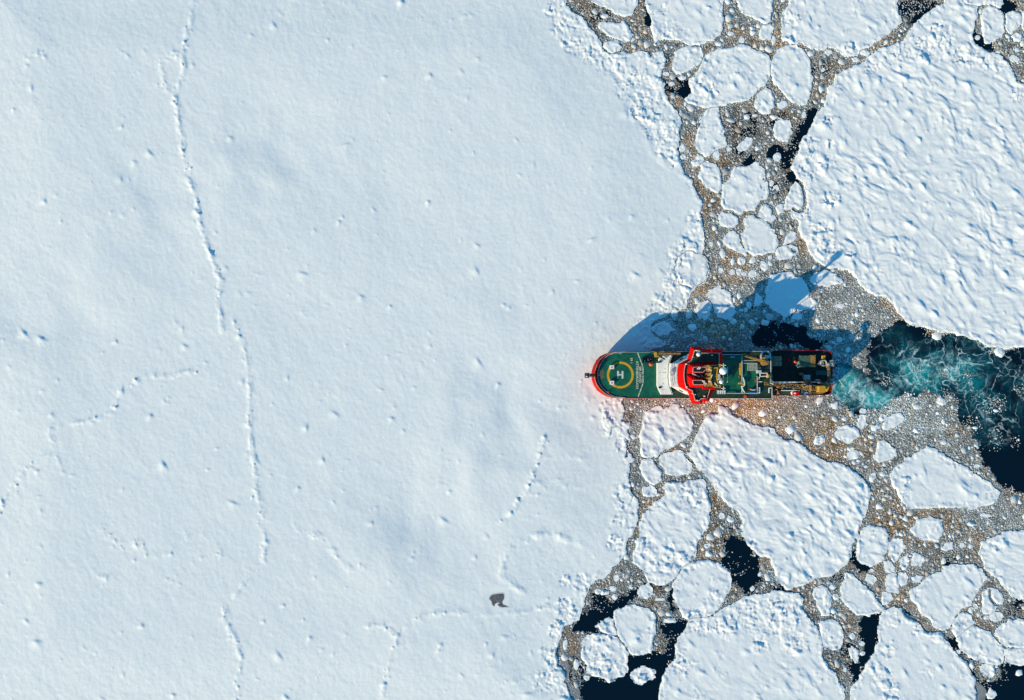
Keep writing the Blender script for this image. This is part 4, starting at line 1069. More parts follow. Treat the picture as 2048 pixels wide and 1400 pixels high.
for x, y, r, s in LIGHT:
    cx, cy, _ = W(x, y)
    light = light + ((1 + 2.0 * (s - 1)) * (.95 if s > 1.2 else 1) - light) * (1 - sstep(.4, 1.25, np.hypot(bxx - cx, byy - cy) * PPM / r + .35 * dn))
sparse = np.clip(dark * (1.5 + 2.0 * dn), 0, 1)
density = density * (1 - .8 * sparse)
# drifting bits in the wake and thin scatter in the dark pools
for x, y, r, s in ((1888, 744, 10, .4), (1932, 752, 12, .25), (1990, 812, 24, .35), (1950, 790, 12, .2), (2036, 775, 16, .2), (1945, 848, 18, .4), (1985, 884, 26, .15), (2030, 880, 20, .12), (1998, 700, 16, .8), (1832, 738, 10, .3), (1775, 760, 14, .2),
                   (1900, 800, 20, .4), (1480, 1130, 30, .12), (1200, 1180, 40, .14), (1320, 1270, 50, .1), (1700, 1290, 30, .14), (1990, 1340, 40, .12), (1590, 300, 30, .15), (1560, 670, 40, .06)):
    cx, cy, _ = W(x, y)
    density = np.maximum(density, s * (1 - sstep(.3, 1.2, np.hypot(bxx - cx, byy - cy) * PPM / r + .5 * dn)))
ship_in = (bxx > W(1200, 0)[0]) & (bxx < W(1650, 0)[0]) & (byy < -3.5) & (byy > -23)


def tint_of(t, r):
    """albedo of a piece of brash: algae stained tan to grey green and clean white"""
    tanc = np.array([.48, .29, .13])
    grey = np.array([.32, .355, .345])
    c = grey * (1 - t)[:, None] + tanc * t[:, None]
    white = np.array([.72, .74, .74])
    k = np.clip(r, 0, 1)[:, None]
    return c * (1 - k) + white * k


# slush sheet
fs = np.maximum(.55 + .35 * fbm(bxx / 3, byy / 3, 7, 3) - density, .05 - free / 6.0) * 2.0
fs = np.where(free < -1.5, 3, fs)
inn = (fs < 0) & ~ship_in
q = inn[:-1, :-1] | inn[1:, :-1] | inn[:-1, 1:] | inn[1:, 1:]
jj, ii = np.nonzero(q)
nxs = bxx.shape[1]
quads = np.stack([jj * nxs + ii, jj * nxs + ii + 1, (jj + 1) * nxs + ii + 1, (jj + 1) * nxs + ii], 1)
used = np.unique(quads)
remap = np.full(bxx.size, -1, np.int64)
remap[used] = np.arange(len(used))
zz = .02 + .07 * sstep(-.1, .8, -fs) + .04 * dn
me = np_mesh('slush', np.stack([bxx.ravel()[used], byy.ravel()[used], zz.ravel()[used]], 1), [remap[quads]], [True])
tt = tan.ravel()[used]
colr = tint_of(tt, np.clip(.08 + .22 * fbm(bxx / 5, byy / 5, 6, 3).ravel()[used], 0, .5)) * (.50 + .22 * fbm(bxx / 4, byy / 4, 9, 3)).clip(.2, .8).ravel()[used][:, None] * light.ravel()[used][:, None]
shelf = np.exp(-(np.maximum(free, 0) / .75) ** 2).ravel()[used][:, None] * .75        # submerged foot of the floes, pale blue
colr = colr * (1 - shelf) + np.array([.42, .54, .56]) * shelf
ca = me.color_attributes.new('tint', 'FLOAT_COLOR', 'POINT')
ca.data.foreach_set('color', np.concatenate([colr, np.ones((len(colr), 1))], 1).astype(np.float32).ravel())
tag(link_mesh('slush', me, M['slush']), 'grey brown slush of finely ground ice filling the leads', 'slush', kind='stuff')

# pieces of brash: big ones first, each laid where there is still room
RS = 0.25
rw = int((BX1 - BX0) / RS) + 1
rh = int((BY1 - BY0) / RS) + 1
occ = np.zeros((rh, rw), bool)
dens_l = density
pieces = []
pyr = random.Random(3)
ca_x, ca_y = BX0, BY0
gx0 = float(bxx[0, 0])
gy0 = float(byy[0, 0])
cand_j, cand_i = np.nonzero((free > .15) & (density > .03) & ~ship_in)
clump = fbm(bxx / 5.5, byy / 5.5, 10, 3)
for r, tries in ((2.7, 420), (1.9, 800), (1.4, 1500), (1.0, 2800), (.72, 7000), (.5, 20000), (.36, 60000), (.27, 110000)):
    sel = rng.integers(0, len(cand_j), tries)
    px_ = gx0 + cand_i[sel] * CELL + rng.uniform(-.25, .25, tries)
    py_ = gy0 + cand_j[sel] * CELL + rng.uniform(-.25, .25, tries)
    dd = density[cand_j[sel], cand_i[sel]]
    fr = free[cand_j[sel], cand_i[sel]]
    uu = rng.random(tries)
    lt = light[cand_j[sel], cand_i[sel]]
    cl = np.clip(.5 + .7 * clump[cand_j[sel], cand_i[sel]], 0, 1)
    rr = r * rng.uniform(.8, 1.25, tries)
    n = int(r * .62 / RS)
    for k in range(tries):
        if uu[k] > dd[k] ** 1.2 * (.25 + 1.1 * cl[k]) or fr[k] < rr[k] * .75:
            continue
        if r > .9 and (dd[k] < .55 or (lt[k] > 1.15 and rng.random() > .3)):
            continue
        ci = int((px_[k] - BX0) / RS)
        cj = int((py_[k] - BY0) / RS)
        i0, i1, j0, j1 = max(ci - n, 0), ci + n + 1, max(cj - n, 0), cj + n + 1
        if occ[j0:j1, i0:i1].any():
            continue
        occ[j0:j1, i0:i1] = True
        pieces.append((px_[k], py_[k], rr[k], cand_j[sel[k]], cand_i[sel[k]]))
P = np.array([p[:3] for p in pieces])
pj = np.array([p[3] for p in pieces])
pi_ = np.array([p[4] for p in pieces])
N = len(P)
K = 7
ang = (np.arange(K)[None] + rng.uniform(-.32, .32, (N, K))) * 2 * np.pi / K + rng.random((N, 1)) * 6.3
rad = P[:, 2:3] * rng.uniform(.68, 1.08, (N, K))
asp = rng.uniform(.65, 1.0, (N, 1))
rot = rng.random((N, 1)) * 3.14
lx = np.cos(ang) * rad
ly = np.sin(ang) * rad * asp
ox = lx * np.cos(rot) - ly * np.sin(rot) + P[:, 0:1]
oy = lx * np.sin(rot) + ly * np.cos(rot) + P[:, 1:2]
hgt = (.08 + .10 * rng.random(N) + .10 * np.minimum(P[:, 2], 1.2) * rng.random(N))
tl = rng.uniform(-.2, .2, (N, 2)) / np.maximum(P[:, 2:3], .7)
oz = hgt[:, None] + tl[:, 0:1] * (ox - P[:, 0:1]) + tl[:, 1:2] * (oy - P[:, 1:2])
oz = np.maximum(oz, .05)
ins = np.where(P[:, 2:3] > 1.2, .93, .86)
ctr = np.stack([P[:, 0], P[:, 1], hgt + np.where(P[:, 2] > 1.2, .01, .05) * np.minimum(P[:, 2], 1) * rng.random(N)], 1)
topv = np.stack([P[:, 0:1] + (ox - P[:, 0:1]) * ins, P[:, 1:2] + (oy - P[:, 1:2]) * ins, oz], 2)
botv = np.stack([ox, oy, np.full_like(ox, -.15)], 2)
V3 = np.concatenate([ctr[:, None, :], topv, botv], 1)
S = 1 + 2 * K
base = (np.arange(N) * S)[:, None]
a = np.arange(K)
b = (a + 1) % K
tri = np.stack([np.broadcast_to(base, (N, K)), base + 1 + a, base + 1 + b], 2).reshape(-1, 3)
qd = np.stack([base + 1 + a, base + 1 + K + a, base + 1 + K + b, base + 1 + b], 2).reshape(-1, 4)
me = np_mesh('brash_ice', V3.reshape(-1, 3), [tri, qd])
tloc = tan[pj, pi_]
wh = np.clip(rng.normal(.30, .30, N) + .3 * (P[:, 2] - .5) + .5 * sparse[pj, pi_] + .35 * (1 - density[pj, pi_]) + .55 * np.exp(-(free[pj, pi_] / .8)), 0, 1)
colr = tint_of(np.clip(tloc + rng.normal(0, .25, N), 0, 1.1), wh) * rng.uniform(.6, 1.15, (N, 1)) * np.minimum(.3 + .7 * light[pj, pi_], 1.6)[:, None]
ca = me.color_attributes.new('tint', 'FLOAT_COLOR', 'POINT')
ca.data.foreach_set('color', np.repeat(np.concatenate([colr, np.ones((N, 1))], 1), S, 0).astype(np.float32).ravel())
tag(link_mesh('brash_ice', me, M['brash']), 'broken brash ice, white, grey and tan pieces, crowding the leads', 'brash ice', kind='stuff')

# water: fine grid where the wake is, then out to the horizon
wxs = np.concatenate([[-6000, -1000], np.arange(-320, 321, 2.0), [1000, 6000]])
wys = np.concatenate([[-6000, -1000], np.arange(-220, 221, 2.0), [1000, 6000]])
WXg, WYg = np.meshgrid(wxs, wys)
nxw = len(wxs)
jj, ii = np.meshgrid(np.arange(len(wys) - 1), np.arange(nxw - 1), indexing='ij')
jj, ii = jj.ravel(), ii.ravel()
quads = np.stack([jj * nxw + ii, jj * nxw + ii + 1, (jj + 1) * nxw + ii + 1, (jj + 1) * nxw + ii], 1)
me = np_mesh('water', np.stack([WXg.ravel(), WYg.ravel(), np.zeros(WXg.size)], 1), [quads])


def blobs(items, warp):
    v = np.zeros(WXg.shape)
    for x, y, rx, ry, s in items:
        cx, cy, _ = W(x, y)
        d = np.hypot((WXg - cx) * PPM / rx, (WYg - cy) * PPM / ry) + warp
        v = np.maximum(v, s * (1 - sstep(.35, 1.15, d)))
    return v


wrp = .22 * fbm(WXg / 12, WYg / 12, 3, 3)
aer = blobs([(1690, 770, 50, 45, 1.0), (1720, 785, 50, 40, 1.0), (1760, 790, 40, 40, .95), (1790, 760, 50, 45, .85), (1800, 715, 70, 40, .8), (1850, 745, 80, 55, .95), (1900, 730, 80, 55, .85),
             (1960, 760, 80, 70, .75), (1990, 710, 70, 40, .7), (1960, 800, 70, 40, .75), (2000, 830, 60, 50, .6), (1780, 675, 60, 30, .35), (1930, 690, 120, 30, .6), (2040, 760, 60, 80, .45), (1980, 870, 70, 30, .4)], wrp)
churn = blobs([(1845, 735, 30, 22, .5), (1890, 742, 30, 16, .4), (1880, 715, 40, 12, .3), (1680, 760, 26, 40, .9), (1700, 775, 40, 45, .95), (1735, 795, 36, 30, .95), (1765, 805, 30, 25, .75), (1810, 760, 40, 18, .35), (1850, 740, 50, 30, .25)], wrp)
for nm, arr in (('aeration', aer), ('churn', churn)):
    at = me.attributes.new(nm, 'FLOAT', 'POINT')
    at.data.foreach_set('value', arr.astype(np.float32).ravel())
tag(link_mesh('water', me, M['water']), kind='structure')

# ice beyond the frame, out to the horizon
bm = bmesh.new()
HX, HY, FAR = 299.0, 209.0, 5800.0
ring = [(-HX, -HY), (HX, -HY), (HX, HY), (-HX, HY)]
far = [(-FAR, -FAR), (FAR, -FAR), (FAR, FAR), (-FAR, FAR)]
vi = [bm.verts.new((x, y, .5)) for x, y in ring]
vo = [bm.verts.new((x, y, .5)) for x, y in far]
vb = [bm.verts.new((x, y, -.5)) for x, y in ring]
for k in range(4):
    l = (k + 1) % 4
    bm.faces.new((vi[k], vo[k], vo[l], vi[l]))
    bm.faces.new((vi[k], vi[l], vb[l], vb[k]))
me = bpy.data.meshes.new('outer_ice')
bm.to_mesh(me)
tag(link_mesh('outer_ice', me, M['snow']), kind='structure')


def flat_patch(name, pts, z, mat, thick=.05):
    """thin slab with a rounded, slightly wavering outline"""
    out = []
    n = len(pts)
    for i in range(n):
        p0, p1, p2, p3 = pts[i - 1], pts[i], pts[(i + 1) % n], pts[(i + 2) % n]
        for t in (0, .25, .5, .75):
            out.append(tuple(.5 * (2 * p1[k] + (p2[k] - p0[k]) * t + (2 * p0[k] - 5 * p1[k] + 4 * p2[k] - p3[k]) * t * t
                                   + (3 * p1[k] - p0[k] - 3 * p2[k] + p3[k]) * t ** 3) for k in (0, 1)))
    bm = bmesh.new()
    top = [bm.verts.new((x, y, z)) for x, y in out]
    bot = [bm.verts.new((x, y, z - thick)) for x, y in out]
    f = bm.faces.new(top)
    for i in range(len(out)):
        j = (i + 1) % len(out)
        bm.faces.new((top[j], top[i], bot[i], bot[j]))
    bmesh.ops.recalc_face_normals(bm, faces=bm.faces)
    bmesh.ops.triangulate(bm, faces=[f])
    me = bpy.data.meshes.new(name)
    bm.to_mesh(me)
    return link_mesh(name, me, mat)


sp = flat_patch('slush_patch', [W(x, y)[:2] for x, y in POOL], .575 + ZPOOL, M['dark_slush'])
tag(sp, 'dark grey slush patch alone on the smooth ice sheet', 'slush patch')
cxp, cyp = W(996, 1198)[:2]
wet = flat_patch('wet_rim', [(cxp + (W(x, y)[0] - cxp) * 1.16, cyp + (W(x, y)[1] - cyp) * 1.18) for x, y in POOL], .56 + ZPOOL, M['wet_snow'])
wet.parent = sp
NILAS = [([('G', [(300, 740), (255, 800), (235, 870), (190, 900), (165, 960), (150, 1040), (160, 1100), (205, 1165), (240, 1170), (230, 1080), (215, 1000), (220, 920), (250, 860), (270, 800)])],
          'thin grey ice hem between the ice sheet and the rubble floe'),
         ([('G', [(200, 1190), (230, 1180), (250, 1250), (280, 1290), (330, 1330), (320, 1460), (270, 1400), (225, 1310), (200, 1250)])],
          'thin grey ice tongue at the bottom edge beside the widest pool'),
         ([('G', [(1800, 320), (1850, 305), (1880, 350), (1930, 390), (1965, 440), (1900, 430), (1850, 405), (1800, 370)])],
          'thin grey ice in the right corner of the triangular pool'),
         ([('H', [(1640, 1260), (1700, 1270), (1740, 1320), (1730, 1380), (1690, 1460), (1640, 1420)])], 'thin grey ice against the left shore of the corner pool'),
         ([('B', [(1640, 210), (1680, 190), (1710, 250), (1715, 290), (1680, 280), (1650, 250)])], 'thin grey ice left of the brown ringed oval floe')]
for p, l in NILAS:
    tag(flat_patch('grey_ice', wpts(p), .09, M['grey_ice'], .2), l, 'grey ice', 'thin grey ice on dark pools')
# ================================================================ SHIP
M['hull_red'] = paint('hull_red', (0.47, 0.010, 0.004), 0.7, 0.22, 0.35, 0, .06)
M['red'] = paint('superstructure_red', (0.62, 0.004, 0.004), 0.75, 0.08, 0.5, 0, .05)
M['white'] = paint('white_paint', (0.87, 0.85, 0.80), 0.45, 0.08, 0.5)
M['deck_green'] = paint('deck_green', (0.003, 0.135, 0.078), 0.55, 0.35, 0.35)
M['deck_dark'] = paint('deck_dark', (0.018, 0.05, 0.030), 0.6, 0.4, 0.4)
M['aft_deck'] = paint('aft_deck', (0.010, 0.020, 0.017), 0.7, 0.45, 0.35)
M['yellow'] = paint('crane_yellow', (0.60, 0.33, 0.03), 0.45, 0.25, 0.9)
M['ochre'] = paint('ochre', (0.48, 0.27, 0.08), 0.5, 0.5, 1.2)
M['rust'] = paint('rusty_steel', (0.20, 0.115, 0.055), 0.6, 0.7, 1.5)
M['line_white'] = paint('deck_marking', (0.72, 0.71, 0.62), 0.6, 0.2, 0.8)
M['line_yellow'] = paint('landing_yellow', (0.72, 0.36, 0.008), 0.55, 0.12, 0.7)
M['black'] = paint('black', (0.012, 0.012, 0.014), 0.5, 0.3, 1.0)
M['grey'] = paint('steel_grey', (0.33, 0.36, 0.39), 0.45, 0.25, 0.8)
M['lgrey'] = paint('light_grey', (0.55, 0.60, 0.64), 0.45, 0.18, 0.8)
M['glass'] = paint('dark_glass', (0.012, 0.016, 0.02), 0.08, 0.1, 0.5, 0, .6)
M['orange'] = paint('orange', (0.85, 0.13, 0.008), 0.5, 0.2, 1.0)
M['blue'] = paint('blue', (0.02, 0.16, 0.48), 0.45, 0.3, 1.2)
M['teal'] = paint('teal', (0.012, 0.13, 0.115), 0.6, 0.3, 0.8)
M['cgreen'] = paint('container_green', (0.085, 0.17, 0.12), 0.6, 0.35, 0.8)
M['tan'] = paint('tan_cover', (0.33, 0.27, 0.15), 0.7, 0.3, 0.8)
M['radome'] = paint('radome_white', (0.84, 0.84, 0.82), 0.35, 0.07, 1.3)
M['pink'] = paint('pink', (0.7, 0.06, 0.14), 0.5, 0.2, 1.0)
M['brown'] = paint('stain_brown', (0.14, 0.12, 0.055), 0.6, 0.35, 0.8)

SHIP = Vector(W(1430, 750, 0))
ship = bpy.data.objects.new('research_ship', None)
COL.objects.link(ship)
ship.location = SHIP
tag(ship, 'red hulled polar research ship with green decks nosing into the ice sheet', 'ship')


class MB:
    """collects shapes given in world metres, links them as one mesh object"""

    def __init__(self):
        self.bm = bmesh.new()

    def poly(self, pts, z0, z1, top=None):
        """prism; pts world xy; top: optional other outline for the upper face"""
        a = [self.bm.verts.new((p[0], p[1], z0)) for p in pts]
        b = [self.bm.verts.new((p[0], p[1], z1)) for p in (top or pts)]
        n = len(pts)
        self.bm.faces.new(a[::-1])
        self.bm.faces.new(b)
        for i in range(n):
            j = (i + 1) % n
            self.bm.faces.new((a[i], a[j], b[j], b[i]))
        return self

    def ppoly(self, px, z0, z1, toppx=None, ztop=None):
        """prism whose outline is read off the photo at height z1"""
        pts = [W(x, y, z1)[:2] for x, y in px]
        top = [W(x, y, z1)[:2] for x, y in toppx] if toppx else None
        if top:
            pts = [W(x, y, z0)[:2] for x, y in px]
        return self.poly(pts, z0, z1, top)

    def pbox(self, x0, y0, x1, y1, z0, z1, bev=0.0):
        if bev:
            px = [(x0 + bev, y0), (x1 - bev, y0), (x1, y0 + bev), (x1, y1 - bev), (x1 - bev, y1), (x0 + bev, y1), (x0, y1 - bev), (x0, y0 + bev)]
        else:
            px = [(x0, y0), (x1, y0), (x1, y1), (x0, y1)]
        return self.ppoly(px, z0, z1)

    def bar(self, a, b, w, h=None, n=4):
        """beam between two world points"""
        h = h or w
        a, b = Vector(a), Vector(b)
        d = (b - a).normalized()
        s = d.cross(Vector((0, 0, 1)))
        s = s.normalized() if s.length > 1e-4 else Vector((1, 0, 0))
        u = s.cross(d)
        r = []
        for p in (a, b):
            ring = []
            for k in range(n):
                t = 2 * math.pi * (k + .5) / n
                q = math.sqrt(2) if n == 4 else 1
                ring.append(self.bm.verts.new(p + s * (w / 2 * q * math.cos(t)) + u * (h / 2 * q * math.sin(t))))
            r.append(ring)
        self.bm.faces.new(r[0][::-1])
        self.bm.faces.new(r[1])
        for k in range(n):
            l = (k + 1) % n
            self.bm.faces.new((r[0][k], r[0][l], r[1][l], r[1][k]))
        return self

    def pbar(self, p, q, w, h=None, n=4):
        return self.bar(W(*p), W(*q), w, h, n)

    def ball(self, c, r, seg=20, squash=1.0):
        m = bmesh.ops.create_uvsphere(self.bm, u_segments=seg, v_segments=seg // 2, radius=r)
        for v in m['verts']:
            v.co = Vector((v.co.x, v.co.y, v.co.z * squash)) + Vector(c)
            for f in v.link_faces:
                f.smooth = True
        return self

    def tube(self, c, r, z0, z1, seg=20, r2=None):
        r2 = r if r2 is None else r2
        pts = [(c[0] + r * math.cos(2 * math.pi * k / seg), c[1] + r * math.sin(2 * math.pi * k / seg)) for k in range(seg)]
        top = [(c[0] + r2 * math.cos(2 * math.pi * k / seg), c[1] + r2 * math.sin(2 * math.pi * k / seg)) for k in range(seg)]
        return self.poly(pts, z0, z1, top)

    def ring(self, c, r0, r1, z0, z1, seg=64):
        vs = []
        for r, z in ((r0, z1), (r1, z1), (r1, z0), (r0, z0)):
            vs.append([self.bm.verts.new((c[0] + r * math.cos(2 * math.pi * k / seg), c[1] + r * math.sin(2 * math.pi * k / seg), z)) for k in range(seg)])
        for q in range(4):
            for k in range(seg):
                l = (k + 1) % seg
                self.bm.faces.new((vs[q][k], vs[(q + 1) % 4][k], vs[(q + 1) % 4][l], vs[q][l]))
        return self

    def rail(self, pts, h=1.1, w=.09, step=1.6):
        """guard rail along world points: top and middle bars on posts"""
        for a, b in zip(pts[:-1], pts[1:]):
            a, b = Vector(a), Vector(b)
            up = Vector((0, 0, h))
            self.bar(a + up, b + up, w * 1.5)
            self.bar(a + up * .5, b + up * .5, w)
            n = max(1, int((b - a).length / step))
            for k in range(n + 1):
                p = a + (b - a) * (k / n)
                self.bar(p, p + up, w)
        return self

    def prail(self, px, z, **kw):
        return self.rail([W(x, y, z) for x, y in px], **kw)

    def build(self, name, mat, parent=None, loc=None, smooth=False):
        bmesh.ops.recalc_face_normals(self.bm, faces=self.bm.faces)
        org = Vector(loc) if loc is not None else SHIP
        for v in self.bm.verts:
            v.co -= org
        if smooth:
            for f in self.bm.faces:
                f.smooth = True
        me = bpy.data.meshes.new(name)
        self.bm.to_mesh(me)
        self.bm.free()
        return link_mesh(name, me, mat, parent, (0, 0, 0) if parent is not None else org)


ZH, ZM, ZA = 13.2, 12.6, 6.2        # helideck, midship deck, aft working deck
# ---------------------------------------------------------------- hull
rim_px = [(1250, 702.5), (1222, 704.5), (1210, 707.5), (1200, 712.5), (1192.5, 720.5), (1187, 731), (1183.5, 741), (1182.3, 750), (1183.5, 760), (1187.5, 771),
          (1194, 780.5), (1202.5, 787.5), (1212, 792.5), (1226, 796.3), (1250, 797.2)]
cap_px = [(1250, 703.4), (1226, 705.2), (1213, 709.0), (1205, 714.5), (1198.5, 722), (1193.5, 731), (1190.3, 741), (1189.2, 750), (1190.2, 760), (1193.5, 769),
          (1199, 777), (1207, 784.5), (1215, 790), (1228, 795.2), (1250, 796.3)]
deck_px = [(1250, 704.2), (1228, 706), (1216, 711), (1208.5, 717), (1203, 725), (1199, 733), (1196.3, 742), (1195.4, 750), (1196, 758), (1198.4, 766),
           (1203.5, 775), (1210.5, 782), (1218, 788.5), (1230, 793.8), (1250, 795.4)]
nb = len(rim_px)
stern = [(1545, 797.2), (1545.5, 791.4), (1650, 790.8), (1659, 789.5), (1664.5, 785), (1666, 778), (1666, 715), (1664.5, 706), (1660, 702.2), (1650, 700.9), (1545.5, 701.0), (1545, 702.5)]


def lvl(px, z):
    return [Vector(W(x, y, z)) for x, y in px]


bm = bmesh.new()
body_fwd = lvl(rim_px, 9.5)
XT = W(1544.6, 750, ZH)[0]           # break between forecastle and aft deck
body_fwd = [Vector((XT, W(0, 702.3, 9.5)[1], 9.5))] + body_fwd + [Vector((XT, W(0, 797.3, 9.5)[1], 9.5))]
cx_mid = W(1400, 750, 9.5)[1]
levels = []
for z, k in ((-3.0, .72), (1.0, .84), (5.0, .95), (9.5, 1.0)):
    ring = []
    for p in body_fwd:
        q = p.copy()
        bow = max(0.0, min(1.0, (W(1300, 0, 9.5)[0] - q.x) / 30.0))
        q.y = cx_mid + (q.y - cx_mid) * (1 - (1 - k) * bow * 1.1) * (1 if bow else .995)
        q.x = q.x + (1 - k) * bow * 22
        q.z = z
        ring.append(q)
    levels.append(ring)
capz = [13.55 + 1.1 * max(0, 1 - abs(i - 7) / 7.5) for i in range(nb)]
top = [Vector(W(1545, 703.2, 13.3))] + [Vector(W(x, y, capz[i])) for i, (x, y) in enumerate(cap_px)] + [Vector(W(1545, 796.4, 13.3))]
levels.append(top)
vs = [[bm.verts.new(p) for p in r] for r in levels]
for a, b in zip(vs[:-1], vs[1:]):
    for i in range(len(a) - 1):
        bm.faces.new((a[i], a[i + 1], b[i + 1], b[i]))
for r in vs:
    pass
for f in bm.faces:
    f.smooth = True
mb = MB()
mb.bm = bm
# transom step between the forecastle and the low aft deck, then the aft hull
mb.poly([tuple(v[:2]) for v in (levels[3][0] - Vector((.4, 0, 0)), levels[3][0], levels[3][-1], levels[3][-1] - Vector((.4, 0, 0)))], -3, 12.0)
aft = [W(x, y, 8.0)[:2] for x, y in stern[1:-1]]
aft[0] = (XT - .3, aft[0][1])
aft[-1] = (XT - .3, aft[-1][1])
aft_low = [(p[0] - (1.2 if p[0] > W(1655, 0)[0] else 0), p[1]) for p in aft]
mb.poly(aft_low, -3, ZA - .02, aft)
hull = mb.build('hull', M['hull_red'], ship)
mb = MB()           # bulwark round the aft deck
inn = [W(x + (.1 if x < 1600 else -.8 if x > 1656 else 0), y + (.7 if y < 720 else -.7 if y > 775 else 0), 8.0)[:2] for x, y in stern[1:-1]]
inn[0] = (XT - .3, inn[0][1])
inn[-1] = (XT - .3, inn[-1][1])
for i in range(len(aft) - 1):
    mb.poly([aft[i], aft[i + 1], inn[i + 1], inn[i]], ZA - .02, 7.3)
mb.build('bulwark', M['hull_red'], ship)
mb = MB()           # inner shelf of the bow bulwark
sh = [Vector(W(x, y, ZH + .35)) for x, y in deck_px]
ca_ = [Vector(W(x, y, capz[i])) for i, (x, y) in enumerate(cap_px)]
A = [mb.bm.verts.new(p - Vector((0, 0, .02))) for p in ca_]
B = [mb.bm.verts.new(p) for p in sh]
C_ = [mb.bm.verts.new(Vector((p.x, p.y, ZH - 1))) for p in sh]
for i in range(nb - 1):
    mb.bm.faces.new((A[i], B[i], B[i + 1], A[i + 1]))
    mb.bm.faces.new((B[i], C_[i], C_[i + 1], B[i + 1]))
mb.build('bow_shelf', M['hull_red'], ship)
mb = MB()           # pale capping of the bulwark and deck edge
for i in range(nb - 1):
    mb.bar(ca_[i], ca_[i + 1], .16, .1)
    mb.bar(sh[i] + Vector((0, 0, .05)), sh[i + 1] + Vector((0, 0, .05)), .2, .12)
mb.pbar((1250, 703.6, 13.4), (1545, 702.6, 13.4), .18, .14)
mb.pbar((1250, 796.2, 13.4), (1545, 797.0, 13.4), .18, .14)
mb.build('deck_coaming', M['line_white'], ship)

# ---------------------------------------------------------------- helideck
hd = MB().ppoly(deck_px + [(1322, 796.0), (1322, 704.0)], ZH - .4, ZH).build('helideck', M['deck_green'], ship)
HC = W(1240.6, 750, ZH)
s_ = (CAM_H - ZH) / CAM_H / PPM
MB().ring(HC, 22.4 * s_, 26.8 * s_, ZH - .05, ZH + .006, 72).build('landing_circle', M['line_yellow'], hd)
mb = MB()
for x0, y0, x1, y1 in ((1234.3, 742, 1237.9, 757.2), (1243.2, 742, 1246.8, 757.2), (1237.9, 748.0, 1243.2, 750.9)):
    mb.pbox(x0, y0, x1, y1, ZH - .03, ZH + .008, .3 if x1 - x0 < 4 else 0)
mb.build('landing_letter', M['line_white'], hd)
mb = MB()


def strip(mb, x0, y0, x1, y1, w, z=ZH + .007):
    a, b = Vector(W(x0, y0, z)), Vector(W(x1, y1, z))
    n = (b - a).normalized().cross(Vector((0, 0, 1))) * w / 2
    mb.poly([(p.x, p.y) for p in (a - n, b - n, b + n, a + n)], z - .03, z)


lp = [(1275.3, 705.3), (1285.6, 733.3), (1286, 734.2), (1286, 766.2), (1285.6, 767), (1276.2, 794)]
strip(mb, 1275.3, 705.5, 1279.4, 716.6, .45)
strip(mb, 1279.8, 717.6, 1282.6, 725, .45)
strip(mb, 1283.0, 726, 1285.6, 733.0, .45)
strip(mb, 1286, 734.2, 1286, 748.8, .45)
strip(mb, 1286, 751, 1286, 755.2, .45)
strip(mb, 1286, 756.0, 1286, 765.6, .45)
strip(mb, 1285.7, 767, 1283.2, 774.6, .45)
strip(mb, 1282.8, 775.6, 1279.6, 784.6, .45)
strip(mb, 1279.2, 785.6, 1276.3, 793.6, .45)
mb.build('deck_line', M['line_white'], hd)


def lettering(name, text, px0, px1, z, rot, capw, mat, parent, off=0.012):
    """flat letters between two photo points"""
    a, b = Vector(W(*px0, z)), Vector(W(*px1, z))
    cu = bpy.data.curves.new('lettering', 'FONT')
    cu.body = text
    cu.align_x = 'CENTER'
    cu.align_y = 'CENTER'
    cu.size = 1.0
    cu.extrude = .01
    cu.offset = .012
    t = bpy.data.objects.new('lettering', cu)
    COL.objects.link(t)
    bpy.context.view_layer.update()
    me = bpy.data.meshes.new_from_object(t.evaluated_get(bpy.context.evaluated_depsgraph_get()))
    bpy.data.objects.remove(t)
    xs = [v.co.x for v in me.vertices]
    ys = [v.co.y for v in me.vertices]
    sx = (b - a).length / (max(xs) - min(xs))
    sy = capw / (max(ys) - min(ys))
    mx, my = (max(xs) + min(xs)) / 2, (max(ys) + min(ys)) / 2
    c = (a + b) / 2 - SHIP
    cr, sr = math.cos(rot), math.sin(rot)
    for v in me.vertices:
        x, y = (v.co.x - mx) * sx, (v.co.y - my) * sy
        v.co = Vector((c.x + x * cr - y * sr, c.y + x * sr + y * cr, z + off + v.co.z * .3 - SHIP.z))
    return link_mesh(name, me, mat, parent)


lettering('name_lettering', 'SIR DAVID', (1280.6, 733), (1280.6, 766), ZH, -math.pi / 2, 1.28, M['line_white'], hd)
lettering('name_lettering', 'ATTENBOROUGH', (1274.5, 722), (1274.5, 777.2), ZH, -math.pi / 2, 1.28, M['line_white'], hd)
lettering('weight_lettering', 'S9 1', (1263, 716), (1263, 726.2), ZH, -math.pi / 2, 1.1, M['line_white'], hd)
lettering('size_lettering', '22', (1237.5, 706.5), (1243, 706.5), ZH, math.pi, .75, M['line_white'], hd)
lettering('size_lettering', '22', (1237.5, 793.0), (1243, 793.0), ZH, 0, .75, M['line_white'], hd)
lettering('size_lettering', '22', (1196.9, 747), (1196.9, 752), ZH, -math.pi / 2, .75, M['line_white'], hd)
mb = MB().ppoly([(1197.6, 744), (1203, 738), (1207, 741), (1208, 755), (1204, 758), (1199, 752)], ZH - .05, ZH + .004)
mb.build('stained_plate', M['brown'], hd)
mb = MB()
mb.prail([(1300, 705), (1250, 704.5), (1232, 706.2)], ZH, h=.5)
mb.build('safety_rail', M['lgrey'], hd)
